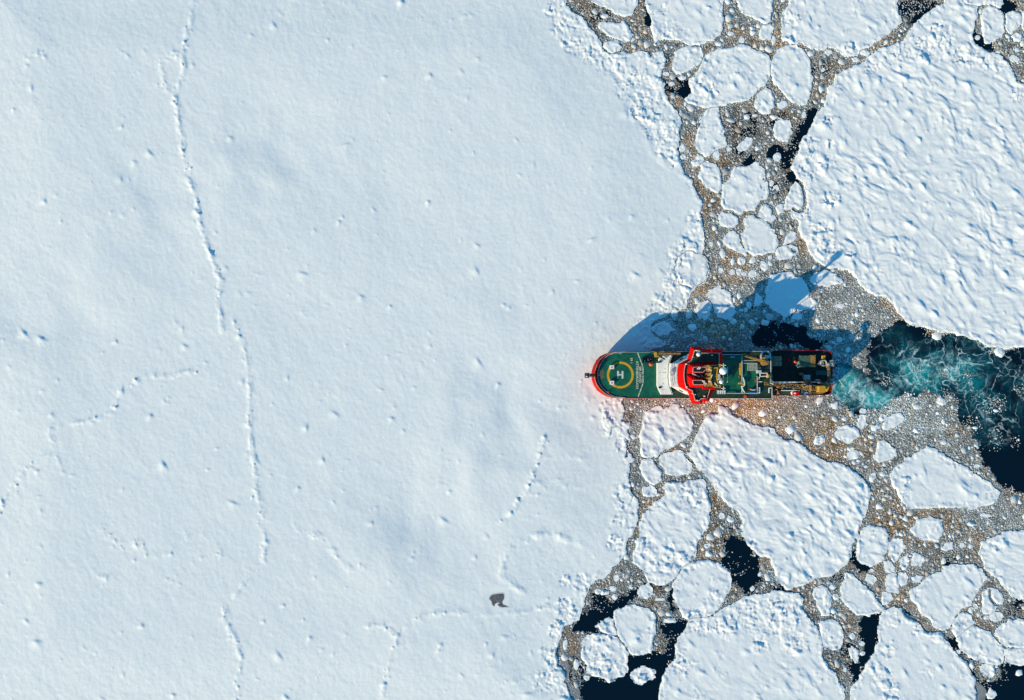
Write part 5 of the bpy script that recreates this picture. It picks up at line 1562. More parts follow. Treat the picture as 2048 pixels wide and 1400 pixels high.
# foremast overhanging the stem
fm = MB().bar(W(1191, 750.3, 13.6), W(1177, 750.2, 18.2), 1.7, .7).build('foremast', M['rust'], ship)
MB().pbox(1169.2, 745.6, 1179.0, 755.8, 18.0, 18.35, 1.2).build('platform', M['deck_dark'], fm)
mb = MB()
ring_ = [(1170.6, 745.8), (1177.6, 745.8), (1178.8, 747), (1178.8, 754.4), (1177.6, 755.6), (1170.6, 755.6), (1169.4, 754.4), (1169.4, 747), (1170.6, 745.8)]
mb.prail(ring_, 18.35, h=1.1, w=.05)
mb.build('platform_rail', M['grey'], fm)
MB().pbar((1173, 753.6, 18.4), (1173.4, 752, 20), .3).pbar((1170.8, 752.6, 18.8), (1175.6, 753.4, 18.8), .22).pbar((1174.5, 746.8, 18.6), (1172.6, 750, 19.0), .12).build('masthead_lamp', M['white'], fm)

# ---------------------------------------------------------------- midship deck and deckhouses
MB().ppoly([(1313, 703.2), (1545, 702.8), (1545, 797.0), (1313, 796.6)], ZM - .5, ZH - .012).build('main_deck', M['deck_dark'], ship)
MB().ppoly([(1440, 712), (1513.5, 712), (1513.5, 786), (1440, 786)], ZM, ZH + .02).build('upper_deck', M['deck_green'], ship)
fh = MB().ppoly([(1314.8, 726), (1314.8, 770.5), (1318, 779.6), (1323, 789), (1344, 789), (1340, 779.4), (1336.6, 768.4), (1335.4, 752), (1336, 731.5), (1338.7, 720.6), (1342.8, 710.5), (1324, 709.7), (1318.5, 718), (1319.5, 726)], ZM, 15.7)
fh = fh.build('forward_deckhouse', M['white'], ship)
for x, y in ((1319.4, 745.4), (1326, 745.4), (1330, 745.5), (1329.8, 738), (1326, 768), (1325.4, 780)):
    MB().pbox(x - .6, y - .5, x + .6, y + .5, 15.6, 15.9).build('roof_fitting', M['ochre'], fh)
mb = MB().prail([(1343.5, 711), (1339.4, 721), (1336.8, 731.5), (1336.2, 752), (1337.4, 768.4), (1341, 779.4), (1344.8, 789)], 15.7, w=.1)
mb.build('roof_rail', M['lgrey'], fh)
MB().pbox(1317.5, 773.6, 1323, 776.8, 15.6, 16.1).build('roof_hatch', M['black'], fh)
MB().pbox(1316.8, 722.6, 1323, 725.4, 15.5, 16.3).build('roof_hatch', M['black'], fh)
# thwartships gallery block with swept arms
gb = MB().ppoly([(1342, 727), (1340.2, 738), (1340, 750), (1340.4, 762), (1342.6, 773.5), (1356.4, 774), (1354.4, 762), (1353.8, 750), (1354.2, 738), (1356.2, 727)], ZM, 19.2)
gb = gb.build('gallery_block', M['white'], ship)
mb = MB().ppoly([(1356.2, 727.2), (1346.6, 726.8), (1371.5, 711.6), (1374.5, 717)], ZM, 16.6)
mb.build('gallery_wing', M['white'], gb)
mb = MB().ppoly([(1342.8, 773.2), (1356.2, 773.2), (1375.5, 785), (1374, 789.2), (1365, 785.2)], ZM, 16.6)
arm = mb.build('gallery_wing', M['white'], gb)
MB().ppoly([(1358.4, 719.2), (1365.6, 714.8), (1366.8, 716.8), (1359.6, 721.4)], 16.5, 16.65).build('stairwell', M['black'], gb)
MB().ppoly([(1358.8, 779), (1366.2, 783.2), (1365.4, 784.8), (1358, 780.6)], 16.5, 16.65).build('stairwell', M['black'], gb)
mb = MB().prail([(1342, 727), (1340.2, 738), (1340, 750), (1340.4, 762), (1342.6, 773.5)], 19.2, w=.07)
mb.pbar((1338, 745.8, 19.4), (1347, 745.8, 19.4), .5)
mb.build('gallery_rail', M['lgrey'], gb)
MB().tube(W(1343.6, 746, 20), 1.0, 19.1, 20.4, 16).tube(W(1343.8, 741.4, 20), .55, 19.1, 20.2, 10).pbox(1341, 750, 1346, 751.6, 19.1, 19.9).build('searchlight', M['lgrey'], gb)


def z3(pts):
    return [(1330 + x / 10, 680 + y / 10) for x, y in pts]


# ---------------------------------------------------------------- bridge: tower, sloped red fascia, roof
O = z3([(1150, 490), (1145, 180), (738, 180), (720, 137), (520, 133), (452, 378), (262, 478), (240, 600), (236, 700), (245, 850), (272, 935), (457, 1035), (540, 1280), (726, 1280), (742, 1238), (866, 1234), (975, 1000)])
I = z3([(1082, 490), (1080, 262), (722, 262), (700, 207), (592, 207), (530, 408), (412, 474), (386, 600), (380, 700), (392, 838), (430, 962), (545, 1010), (606, 1214), (690, 1214), (714, 1172), (840, 1172), (897, 990)])
ZF0, ZF1, ZB = 22.0, 24.6, 23.9
low = [Vector(W(x, y, ZF0)) for x, y in O]
hi = [Vector(W(x, y, ZF1)) for x, y in I]
tower_pts = []
cen = Vector(W(1395, 748, 20))
for p in low:
    q = p + (cen - p) * .07
    tower_pts.append((q.x, min(max(q.y, W(0, 790, 13)[1]), W(0, 708, 13)[1])))
bridge = MB().poly(tower_pts, ZM, ZF0 - .15).build('bridge_tower', M['white'], ship)
mb = MB()
a = [mb.bm.verts.new(p) for p in low]
b = [mb.bm.verts.new(p) for p in hi]
c = [mb.bm.verts.new(Vector((p.x, p.y, ZB - .2))) for p in hi]
d = [mb.bm.verts.new(p - Vector((0, 0, .5))) for p in low]
for i in range(len(a) - 1):
    mb.bm.faces.new((a[i], a[i + 1], b[i + 1], b[i]))
    mb.bm.faces.new((b[i], b[i + 1], c[i + 1], c[i]))
    mb.bm.faces.new((d[i], d[i + 1], a[i + 1], a[i]))
mb.bm.faces.new(d)
mb.build('bridge_fascia', M['red'], bridge)
MB().poly([(p.x, p.y) for p in hi], ZF0 + .2, ZB).build('bridge_roof', M['deck_dark'], bridge)
mb = MB()
for i in range(len(hi) - 1):
    mb.bar(hi[i], hi[i + 1], .2, .12)
for i in range(5, 11):
    mb.bar(low[i] + Vector((-.15, 0, .05)), low[i + 1] + Vector((-.15, 0, .05)), .5, .2)
mb.build('fascia_edging', M['line_white'], bridge)
# window band under the fascia, seen from the side
mb = MB()
for i in range(5, 11):
    p, q = Vector((*tower_pts[i], 0)), Vector((*tower_pts[i + 1], 0))
    n = (q - p).normalized().cross(Vector((0, 0, 1)))
    if (p + n - cen).length < (p - n - cen).length:
        n = -n
    e = (q - p).normalized() * .3
    mb.poly([tuple((v)[:2]) for v in (p + e + n * .03, q - e + n * .03, q - e + n * .06, p + e + n * .06)], 19.6, 21.2)
mb.build('bridge_window', M['glass'], bridge)

# ---------------------------------------------------------------- funnels and casing
ZC = 29.6


def funnel(low_, hi_, hole, z1=ZC):
    lo = [W(x, y, ZB)[:2] for x, y in z3(low_)]
    up = [W(x, y, z1)[:2] for x, y in z3(hi_)]
    fn = MB().poly(lo, ZB - .1, z1, up).build('funnel_casing', M['red'], ship)
    MB().poly([W(x, y, z1)[:2] for x, y in z3(hole)], z1 - .3, z1 + .03).build('funnel_opening', M['black'], fn)
    mb = MB()
    h = [Vector(W(x, y, z1)) for x, y in z3(hi_)]
    for i in range(len(h)):
        mb.bar(h[i] + Vector((0, 0, .05)), h[(i + 1) % len(h)] + Vector((0, 0, .05)), .16, .14)
    mb.build('casing_edging', M['line_white'], fn)
    return fn


fn = funnel([(478, 480), (740, 480), (780, 468), (852, 560), (770, 672), (548, 672), (436, 680), (440, 600)], [(566, 545), (640, 541), (790, 543), (842, 572), (760, 645), (640, 641), (556, 641), (560, 590)],
            [(574, 552), (640, 548), (784, 550), (828, 574), (756, 636), (640, 633), (566, 633), (568, 590)])
for x, y in ((655, 575), (672, 560), (690, 575), (705, 556), (680, 548)):
    MB().tube(W(1330 + x / 10, 680 + y / 10, 30.2), .28, 29, 30.5, 8).build('exhaust_pipe', M['white'], fn)
fn = funnel([(434, 700), (560, 700), (600, 766), (770, 766), (862, 880), (780, 948), (482, 952), (440, 850)], [(562, 800), (600, 806), (640, 806), (756, 808), (842, 882), (756, 892), (570, 892), (556, 850)],
            [(570, 812), (600, 814), (640, 814), (744, 816), (828, 878), (752, 884), (576, 884), (566, 850)])
for x, y in ((770, 825), (795, 862)):
    MB().pbar((1330 + x / 10 - 2.6, 680 + y / 10 - .4, 29.9), (1330 + x / 10 + 2.6, 680 + y / 10 + .4, 29.9), .55).build('exhaust_pipe', M['white'], fn)
MB().pbox(1405, 723.6, 1430, 729.6, 23.0, 25.6).build('port_casing', M['red'], ship)
MB().pbox(1406, 774.2, 1430.8, 778.6, 23.0, 25.6).build('starboard_casing', M['red'], ship)
MB().ppoly(z3([(550, 662), (700, 735), (690, 745), (545, 682)]), 26.6, 27.4).build('exhaust_duct', M['lgrey'], ship)
MB().prail([(1402.5, 748), (1402.5, 756)], ZB, w=.1).pbar((1399, 752, 25), (1406, 752, 25), .15).build('monkey_rail', M['lgrey'], ship)

# ---------------------------------------------------------------- main mast
mast = MB().poly([W(1330 + x / 10, 680 + y / 10, 31)[:2] for x, y in ((850, 500), (1090, 500), (1120, 560), (1120, 830), (1090, 920), (960, 925), (850, 905))], ZB - .2, 31.3, [W(1330 + x / 10, 680 + y / 10, 31.3)[:2] for x, y in ((905, 530), (1080, 505), (1110, 560), (1110, 830), (1085, 920), (960, 905), (900, 860))]).build('mast', M['ochre'], ship)
ZP = 31.8
MB().ppoly(z3([(925, 515), (1085, 500), (1130, 560), (1125, 830), (1095, 925), (960, 905), (905, 830), (905, 600)]), ZP - .3, ZP).build('mast_platform', M['deck_dark'], mast)
MB().ppoly(z3([(845, 575), (915, 570), (900, 700), (915, 880), (850, 850), (840, 700)]), 27.6, 28.0).build('mast_shelf', M['black'], mast)
mb = MB()


def zbar(mb, pts, z, w, h=None):
    p = z3(pts)
    for a, b in zip(p[:-1], p[1:]):
        mb.pbar((*a, z), (*b, z), w, h or w)


zbar(mb, [(930, 545), (915, 640), (908, 720), (915, 800), (935, 910)], ZP + .3, .5, .5)
zbar(mb, [(985, 563), (1058, 552), (1040, 640), (1035, 720), (1044, 800), (1060, 872)], ZP + .6, .5, .5)
zbar(mb, [(990, 890), (1095, 905), (1105, 950)], ZP + .4, .45)
zbar(mb, [(1065, 492), (1130, 492)], ZP + .4, .4)
zbar(mb, [(1095, 492), (1085, 545)], ZP + .4, .45)
zbar(mb, [(1125, 495), (1108, 540)], ZP + .4, .3)
zbar(mb, [(955, 930), (1105, 960)], ZP + .2, .45)
mb.build('mast_frame', M['yellow'], mast)
mb = MB().ppoly(z3([(785, 515), (850, 500), (940, 512), (925, 562), (850, 570), (800, 548)]), 29.2, 29.6).ppoly(z3([(778, 892), (855, 880), (940, 895), (958, 928), (860, 930), (790, 935)]), 29.2, 29.6)
mb.build('mast_wing', M['ochre'], mast)
for pts in ([(865, 593), (935, 605)], [(865, 820), (925, 845)], [(1045, 700), (1110, 695)], [(1045, 790), (1135, 778)], [(1080, 700), (1080, 785)], [(1050, 735), (1110, 740)], [(945, 690), (920, 755)], [(990, 855), (1050, 925)], [(1130, 507), (1220, 507)], [(1170, 475), (1170, 545)], [(1125, 968), (1205, 968)], [(1172, 935), (1172, 1000)]):
    mb = MB()
    zbar(mb, pts, ZP + .9, .32, .3)
    mb.build('radar_scanner', M['white'], mast)
for x, y in ((862, 680), (862, 765), (1020, 720)):
    MB().tube(W(1330 + x / 10, 680 + y / 10, ZP), .3, 28, ZP + 1, 8).build('masthead_lamp', M['ochre'], mast)
mb = MB().ball(W(1446.3, 741.8, 38.6), 1.86, 24)
rd = mb.build('radome', M['radome'], mast)
MB().tube(W(1446.1, 742.2, 35), .55, ZP - 3, 37.2, 12, .8).pbar((1446.5, 750, 33), (1446.5, 770, 30), .3).build('radome_column', M['ochre'], rd)
rd = MB().ball(W(1442.3, 763.6, 35.4), 1.05, 20).build('radome', M['radome'], mast)
MB().tube(W(1442.2, 763.6, 33), .4, 30, 34.8, 10).build('radome_column', M['white'], rd)
MB().pbar((1436, 761, ZP), (1443, 763.4, 31), .5).pbar((1436, 747, ZP), (1446.3, 742.2, 33), .6).build('mast_brace', M['yellow'], mast)
rd = MB().ball(W(1396.8, 709, 26.6), 1.07, 20).build('radome', M['radome'], bridge)
MB().tube(W(1396.6, 709, 25), .5, ZB - .1, 26, 10).build('radome_column', M['white'], rd)
for x, y, s in ((637, 215, 1.6), (690, 225, 1.0), (860, 275, .9), (945, 303, 1.5), (430, 486, 1.5), (435, 942, 1.6), (605, 1095, 1.0), (650, 1212, 1.4), (798, 1128, 1.5), (572, 345, .6), (555, 1070, .7)):
    x, y = 1330 + x / 10, 680 + y / 10
    MB().pbox(x - s, y - s * .8, x + s, y + s * .6, ZB - .1, ZB + 1.2).build('deck_locker', M['white'], bridge)
MB().pbar((1422.1, 692.8, 25), (1424.4, 707.5, 25.2), .42).build('wing_davit', M['red'], bridge)
MB().pbar((1408.6, 807.6, 25), (1410, 793.6, 25.2), .42).build('wing_davit', M['red'], bridge)
MB().prail([(1440, 705.6), (1436, 708)], ZB, w=.07).prail([(1396, 745), (1410, 757)], ZB, w=.07).build('bridge_rail', M['lgrey'], bridge)

# ---------------------------------------------------------------- midship fittings
mb = MB()
for px, z in (([(1484, 712.5), (1484, 764)], 15.2), ([(1514.6, 726), (1514.6, 747)], 14.6), ([(1514.6, 753), (1514.6, 787)], 14.6), ([(1541.6, 712), (1541.6, 761)], 14.2), ([(1443, 709.5), (1484, 709.3)], 15.0), ([(1443, 786.6), (1490, 786.8), (1515, 787.2)], 14.2),
              ([(1484, 721.2), (1514.5, 721.2), (1522, 722)], 14.6), ([(1484, 726.6), (1514, 726.6)], 14.6), ([(1544, 772), (1544, 796)], 13.8), ([(1455, 734), (1455, 765)], 15.0)):
    p = [Vector(W(x, y, z)) for x, y in px]
    for a, b in zip(p[:-1], p[1:]):
        mb.bar(a, b, .34, .34)
        n = max(1, int((b - a).length / 3))
        for k in range(n + 1):
            q = a + (b - a) * k / n
            mb.bar(q, Vector((q.x, q.y, ZH - .05)), .14)
mb.build('pipe_rail', M['lgrey'], ship)
mb = MB()
zbar_ = [(1486, 755), (1488.5, 764), (1489.2, 769), (1487, 772.4), (1482.5, 772.6)]
for a, b in zip(zbar_[:-1], zbar_[1:]):
    mb.pbar((*a, 15.2), (*b, 15.2), .45)
mb.pbar((1482.5, 772.6, 14.6), (1490, 787, 14), .35).pbar((1484, 772, 14.6), (1484, 787, 14), .3)
mb.build('boat_davit', M['white'], ship)
mb = MB()
loop = [(1522.0, 718), (1521.6, 711), (1525.4, 703.4), (1534.6, 702.2), (1539.6, 707), (1541.4, 716)]
for a, b in zip(loop[:-1], loop[1:]):
    mb.pbar((*a, 14.6), (*b, 14.6), .7, .6)
mb.build('crane_guard', M['lgrey'], ship)
MB().pbox(1532.6, 710.6, 1539, 716.8, ZH - .1, 15.2).build('vent_housing', M['lgrey'], ship)
MB().pbox(1515, 740.6, 1523, 746.2, ZH - .1, 15.4).build('vent_housing', M['lgrey'], ship)
mb = MB()
for a, b in (((1519.6, 746.4), (1534.6, 746.4)), ((1534.6, 746.4), (1534.6, 752.4)), ((1534.6, 752.4), (1520.6, 753)), ((1520.6, 753), (1519.6, 746.4)), ((1517, 763.6), (1524, 763.6)), ((1517, 736), (1521.8, 736)), ((1519, 753), (1517.4, 758.6)),
             ((1537.8, 776), (1537.8, 786)), ((1537.8, 776), (1543.6, 776))):
    mb.pbar((*a, 14.3), (*b, 14.3), .4)
mb.build('hatch_coaming', M['white'], ship)
MB().pbox(1479.8, 726, 1482.2, 738, ZH, 15).pbox(1480.4, 738, 1482.2, 754, ZH, 14.6).build('spare_boom', M['yellow'], ship)
mb = MB()
hose = [(1476.8, 767), (1481, 766.6), (1485.2, 767.6), (1487.6, 769.6)]
for a, b in zip(hose[:-1], hose[1:]):
    mb.pbar((*a, 15), (*b, 15), .8, .6)
mb.pbox(1535.2, 749.4, 1538.6, 755.8, ZH, 15.2, .4)
mb.build('hose_reel', M['line_yellow'], ship)
MB().pbox(1511.5, 757, 1514, 765.6, ZH, 14.6).pbox(1478.4, 751.6, 1482, 755.6, ZH, 14.6).pbox(1471, 784, 1478, 786, ZH, 13.9).build('winch', M['rust'], ship)


def crane(label, base, tip, zb, zt, boomw, mat, r, n_lat=0, base_z=ZH):
    """pedestal, cab and lattice boom"""
    bx, by = base
    cr = MB().tube(W(bx, by, zb), r, base_z - .2, zb, 18).build('crane', M['ochre'], ship)
    tag(cr, label)
    mb = MB()
    a, b = Vector(W(bx, by, zb + .6)), Vector(W(*tip, zt))
    d = (b - a).normalized()
    s = d.cross(Vector((0, 0, 1))).normalized() * boomw / 2
    for q in (-1, 1):
        mb.bar(a + s * q, b + s * q * .55, .34, .4)
    if n_lat:
        for k in range(n_lat):
            p, q = a + (b - a) * k / n_lat, a + (b - a) * (k + 1) / n_lat
            mb.bar(p - s * (1 - .45 * k / n_lat), q + s * (1 - .45 * k / n_lat), .16)
            mb.bar(q - s * (1 - .45 * k / n_lat), q + s * (1 - .45 * k / n_lat), .22)
    else:
        mb.bar(a, b, boomw * .75, .3)
    mb.build('boom', mat, cr)
    return cr, a, b


cr, a, b = crane('ochre knuckle crane on the port side with its boom folded forward', (1530.5, 724), (1484.5, 709.4), 16.2, 17.2, 1.3, M['yellow'], 1.9)
MB().pbar((1486, 710, 17.6), (1520, 718.5, 17.2), .5).pbar((1488, 706.6, 16.4), (1512, 713.2, 16.0), .7, .5).build('jib', M['rust'], cr)
MB().tube(W(1528.6, 715.6, 17), .5, 15, 17.6, 12).pbox(1526, 722.5, 1534, 726, 16.3, 17.2).build('cab', M['ochre'], cr)
cr, a, b = crane('small foredeck crane with its boom stowed along the port rail', (1312.6, 707.6), (1361, 707.4), 16.0, 16.4, .9, M['ochre'], .9)
MB().pbox(1309.8, 704.6, 1314.2, 712.6, 15.9, 17.2).pbox(1310.2, 712, 1318, 714.4, 15.5, 16.4).build('cab', M['yellow'], cr)
MB().pbox(1319, 710.4, 1324.4, 713.6, 15.6, 17).pbar((1321, 714, 16.8), (1330, 718.6, 16.6), .7).build('winch', M['black'], cr)

# ---------------------------------------------------------------- aft deck
MB().poly(inn, ZA - .6, ZA).build('aft_deck', M['aft_deck'], ship)
MB().pbox(1631.8, 741.2, 1654, 750.2, ZA - .2, ZA + .35, 1.4).build('slipway_hatch', M['teal'], ship)
sb = MB().pbox(1546, 768, 1640, 789.6, ZA - .1, 11.6).build('starboard_gangway', M['deck_dark'], ship)
mb = MB().pbox(1548, 763.6, 1596, 765.2, ZA, 11.4).pbox(1596, 763.8, 1640, 765, ZA, 11.0)
mb.prail([(1546, 765.4), (1592, 765.4), (1604, 763.8), (1640, 764)], 11.6, w=.08)
mb.pbox(1563.4, 780.4, 1599, 781.8, 11.5, 13.2)
mb.build('gangway_rail', M['white'], sb)
mb = MB()
for k in range(46):
    x, y = random.uniform(1549, 1638), random.uniform(768.5, 788)
    if 1562 < x < 1600 and y > 779:
        continue
    s, t = random.uniform(.6, 2.2), random.uniform(.5, 1.4)
    MB().pbox(x - s, y - t, x + s, y + t, 11.5, 11.5 + random.uniform(.5, 2.2)).build('deck_machine', M[random.choice(('rust', 'rust', 'grey', 'deck_dark', 'ochre'))], sb)
mb = MB()
for k in range(26):
    x, y = random.uniform(1549, 1638), random.uniform(768.5, 788)
    if 1562 < x < 1600 and y > 779:
        continue
    MB().pbar((x, y, 12.6 + random.random()), (x + random.uniform(-4, 4), y + random.uniform(-2, 2), 12.6 + random.random()), .3).build('deck_pipe', M['grey'], sb)
MB().pbar((1541, 763.4, 15), (1547.4, 766.4, 15), 1.6, 1.2, 10).build('boom_crutch', M['white'], ship)
# large crane whose boom lies forward along the starboard side
cr, a, b = crane('large rusty crane at the starboard quarter with its lattice boom lying forward', (1645, 778), (1529, 766.6), 13.5, 16.4, 2.5, M['ochre'], 2.1, 16, ZA)
MB().pbox(1638.6, 772, 1651, 785, 13.4, 17.2, .8).build('cab', M['yellow'], cr)
MB().ppoly([(1653, 774), (1659, 772.4), (1657.6, 777), (1654.4, 783), (1652.4, 781)], 12.4, 14.4).build('counterweight', M['line_yellow'], cr)
mb = MB().pbar((1616, 771, 15.6), (1604, 777, 14.6), .5).pbar((1604, 770.6, 16), (1622, 785, 13), .35).pbar((1622, 785, 13), (1646, 787.4, 12.6), .35).pbar((1604, 770.4, 15.8), (1611, 777.6, 14), .5)
mb.pbar((1611, 777.6, 14), (1626, 781, 13.6), .6).pbar((1620.6, 770, 15.8), (1621, 782, 14.2), .8).pbar((1636, 765.6, 14), (1650, 767.6, 13.4), .6).pbar((1650, 767.6, 13.4), (1662, 771.6, 12), .6)
mb.pbar((1529, 765, 16.6), (1536, 766.4, 16.6), .5).pbar((1530, 769.4, 16.6), (1537, 768.4, 16.6), .5)
mb.build('knuckle_jib', M['ochre'], cr)
mb = MB().pbox(1612.8, 760.8, 1625, 769.6, ZA, 13.2).pbox(1639, 763.4, 1650, 767.6, ZA, 12)
mb.build('winch_house', M['rust'], ship)
MB().pbar((1604.4, 767, 12), (1611.8, 760, 12.6), .9).build('stores_davit', M['rust'], ship)
# stern gantry
ga = MB().pbar((1657.4, 732, 13.4), (1657.2, 766, 13.4), .9, 1.0).pbar((1660.8, 738, 13), (1660.6, 764, 13), .6).build('stern_gantry', M['rust'], ship)
mb = MB()
for k in range(9):
    y = 734 + k * 3.6
    mb.pbar((1656, y, 13.6), (1661.4, y + 2.4, 13.3), .4)
mb.pbox(1654, 731.5, 1659, 735.4, 13, 14.2).pbox(1655.6, 736.6, 1659.8, 739.6, 13, 14)
mb.build('gantry_lattice', M['ochre'], ga)
mb = MB().pbar((1649, 730.6, ZA + 1), (1666.5, 726, 13.6), 1.2).pbar((1660, 722.4, 12.8), (1666, 720.8, 12.8), .8).pbar((1654, 727.4, 13), (1668, 727.6, 13), .8).pbar((1658, 731.2, 13), (1668, 731.6, 13), .7)
mb.pbar((1647, 767.6, ZA + 1), (1667, 760.6, 13.4), 1.0).pbar((1655, 766.6, 13), (1668, 764.4, 13), .9).pbar((1656, 760, 13), (1668.6, 759.6, 13), .7)
mb.build('gantry_leg', M['grey'], ga)
MB().pbox(1634, 759, 1640.6, 761.6, ZA, 9).build('bollard_block', M['lgrey'], ship)
st = MB().ring(W(1645.4, 726.2, 8), 1.35, 1.75, ZA, 9.4, 24).build('stern_winch', M['lgrey'], ship)
MB().pbox(1642, 722.6, 1648, 729.6, ZA, 9.2, 1.2).build('drum', M['ochre'], st)

# ---------------------------------------------------------------- things lying on the ship


def thing(name, label, cat, px, py, z, group=None):
    o = bpy.data.objects.new(name, None)
    COL.objects.link(o)
    o.location = W(px, py, z)
    return tag(o, label, cat, group)


def on(o, mb, name, mat):
    return mb.build(name, mat, o, loc=o.location)


for y0, lab in ((730.6, 'white marker crate on the yellow landing circle, port one, its shadow off the H'), (761.7, 'white marker crate on the yellow landing circle with its shadow touching the H')):
    c = thing('marker_crate', lab, 'crate', 1224, y0 + 3.8, ZH, 'white crates on the landing circle')
    on(c, MB().pbox(1220.2, y0, 1228.2, y0 + 7.6, ZH, ZH + 1.55, .25), 'crate_body', M['radome'])
    on(c, MB().ring(W(1224.2, y0 + 3.9, ZH + 1.55), .22, .5, ZH + 1.5, ZH + 1.57, 20).pbox(1222.9, y0 + 2.6, 1223.6, y0 + 5.2, ZH + 1.5, ZH + 1.57), 'crate_mark', M['pink'])
rk = thing('cargo_rack', 'long black rack of gear beside the orange buoy on the helideck', 'cargo rack', 1295, 720, ZH)
mb = MB().pbox(1284.6, 715.5, 1306.6, 725.4, ZH, ZH + .5)
for k in range(8):
    mb.pbox(1285 + k * 2.7, 715.8, 1286.2 + k * 2.7, 725, ZH + .5, ZH + 1.1 + .25 * (k % 3))
on(rk, mb, 'rack_frame', M['black'])
on(rk, MB().pbar((1289.2, 720.6, ZH + 1.5), (1289.6, 725, ZH + 1.5), .3), 'strap', M['blue'])
mb = MB()
for k in range(7):
    x = random.uniform(1290, 1305)
    y = random.uniform(717, 724)
    mb.pbar((x, y, ZH + 1.35), (x + random.uniform(-1, 1), y + 2, ZH + 1.3), .18)
on(rk, mb, 'rope', M['grey'])
by = thing('buoy', 'round orange buoy resting on the green helideck beside the black rack', 'buoy', 1301.8, 728.6, ZH)
on(by, MB().ball(W(1301.8, 728.6, ZH + 1.0), 1.05, 20), 'float', M['orange'])
on(by, MB().ring(W(1301.8, 728.6, ZH + 2.0), .12, .25, ZH + 1.95, ZH + 2.12, 14), 'lifting_eye', M['rust'])
cd = thing('marker_cone', 'small red cone on the rounded bow edge of the helideck', 'cone', 1216, 783.6, ZH)
on(cd, MB().tube(W(1216, 783.6, ZH), .42, ZH, ZH + 1.6, 12, .1), 'cone_body', M['orange'])
on(cd, MB().pbox(1214.4, 782.2, 1217.6, 785, ZH, ZH + .12), 'cone_base', M['black'])
for x, y, l in ((1202.6, 777.4, 'thin dark pole on the bow edge of the helideck, nearer the stem'), (1218, 786.6, 'thin dark pole on the bow edge of the helideck beside the red cone')):
    p = thing('signal_pole', l, 'pole', x, y, ZH, 'poles on the bow edge')
    on(p, MB().tube(W(x, y, ZH), .16, ZH, ZH + 3.2, 8, .1), 'pole_shaft', M['black'])
    on(p, MB().tube(W(x, y, ZH), .4, ZH, ZH + .25, 10), 'pole_foot', M['grey'])
gr = thing('stacking_rack', 'square white grid rack on the green midship deck', 'rack', 1504.5, 733.5, ZH)
mb = MB()
for k in range(7):
    mb.pbar((1495.4 + k * 3.05, 726.4, 15.4), (1495.4 + k * 3.05, 741.2, 15.4), .16)
for k in range(6):
    mb.pbar((1495.4, 726.4 + k * 2.95, 15.4), (1513.7, 726.4 + k * 2.95, 15.4), .16)
on(gr, mb, 'grid', M['line_white'])
mb = MB()
for x in (1495.4, 1504.5, 1513.7):
    for y in (726.4, 741.2):
        mb.pbar((x, y, ZH), (x, y, 15.4), .2)
on(gr, mb, 'rack_post', M['ochre'])
bt = thing('gas_bottle_rack', 'cluster of blue and white gas bottles on the starboard midship deck', 'gas bottles', 1505, 781, ZH)
for k in range(9):
    on(bt, MB().tube(W(1498 + k * 1.7, 783.8 + (k % 2) * 1.1, ZH), .3, ZH, ZH + 1.7, 8), 'blue_bottle', M['blue'])
for k in range(5):
    on(bt, MB().tube(W(1501.2 + k * 1.7, 779 + (k % 2) * .9, ZH), .3, ZH, ZH + 1.7, 8), 'white_bottle', M['lgrey'])
on(bt, MB().pbox(1496.6, 776.6, 1513, 786, ZH, ZH + .3), 'rack_tray', M['rust'])
for k, l in enumerate(('upper grey tank of the stack of three by the midship rail', 'middle grey tank of the stack of three by the midship rail', 'lower grey tank of the stack of three by the midship rail')):
    t = thing('storage_tank', l, 'tank', 1518.8, 776.4 + k * 4.2, ZH, 'grey tanks by the midship rail')
    on(t, MB().pbar((1518.8, 774.6 + k * 4.2, ZH + .75), (1518.8, 778.2 + k * 4.2, ZH + .75), 1.1, 1.1, 12), 'tank_shell', M['lgrey'])
    on(t, MB().pbox(1517, 775.4 + k * 4.2, 1520.6, 776.4 + k * 4.2, ZH, ZH + .4), 'cradle', M['black'])
lb = thing('grey_crate', 'ribbed pale grey crate on the starboard deck beside the mast', 'crate', 1443.4, 783.6, ZH)
mb = MB().pbox(1435.2, 780, 1451.6, 788.2, ZH, ZH + 1.4)
on(lb, mb, 'crate_body', M['grey'])
mb = MB()
for k in range(4):
    mb.pbar((1437 + k * 4.2, 780.4, ZH + 1.45), (1437 + k * 4.2, 787.6, ZH + 1.45), .5, .2)
mb.pbar((1435.6, 782.6, ZH + 1.5), (1451, 782.6, ZH + 1.5), .3, .2)
on(lb, mb, 'crate_rib', M['white'])
bo = thing('life_ring', 'small orange life ring on the starboard rail amidships', 'life ring', 1490, 793, ZH)
on(bo, MB().ring(W(1490, 793, ZH), .25, .75, ZH, ZH + .5, 20), 'ring', M['orange'])
for y0, l in ((712.4, 'tan covered bale on the dark aft deck, nearer the port side'), (722.7, 'tan covered bale on the dark aft deck, nearer the middle')):
    t = thing('covered_bale', l, 'bale', 1553, y0 + 5, ZA, 'tan bales on the aft deck')
    on(t, MB().pbox(1541.6, y0, 1563.6, y0 + 9.6, ZA, ZA + 2.6, 1.6), 'cover', M['tan'])
    on(t, MB().pbox(1547, y0 - .1, 1547.8, y0 + 9.7, ZA, ZA + 2.63).pbox(1557, y0 - .1, 1557.8, y0 + 9.7, ZA, ZA + 2.63), 'lashing', M['brown'])


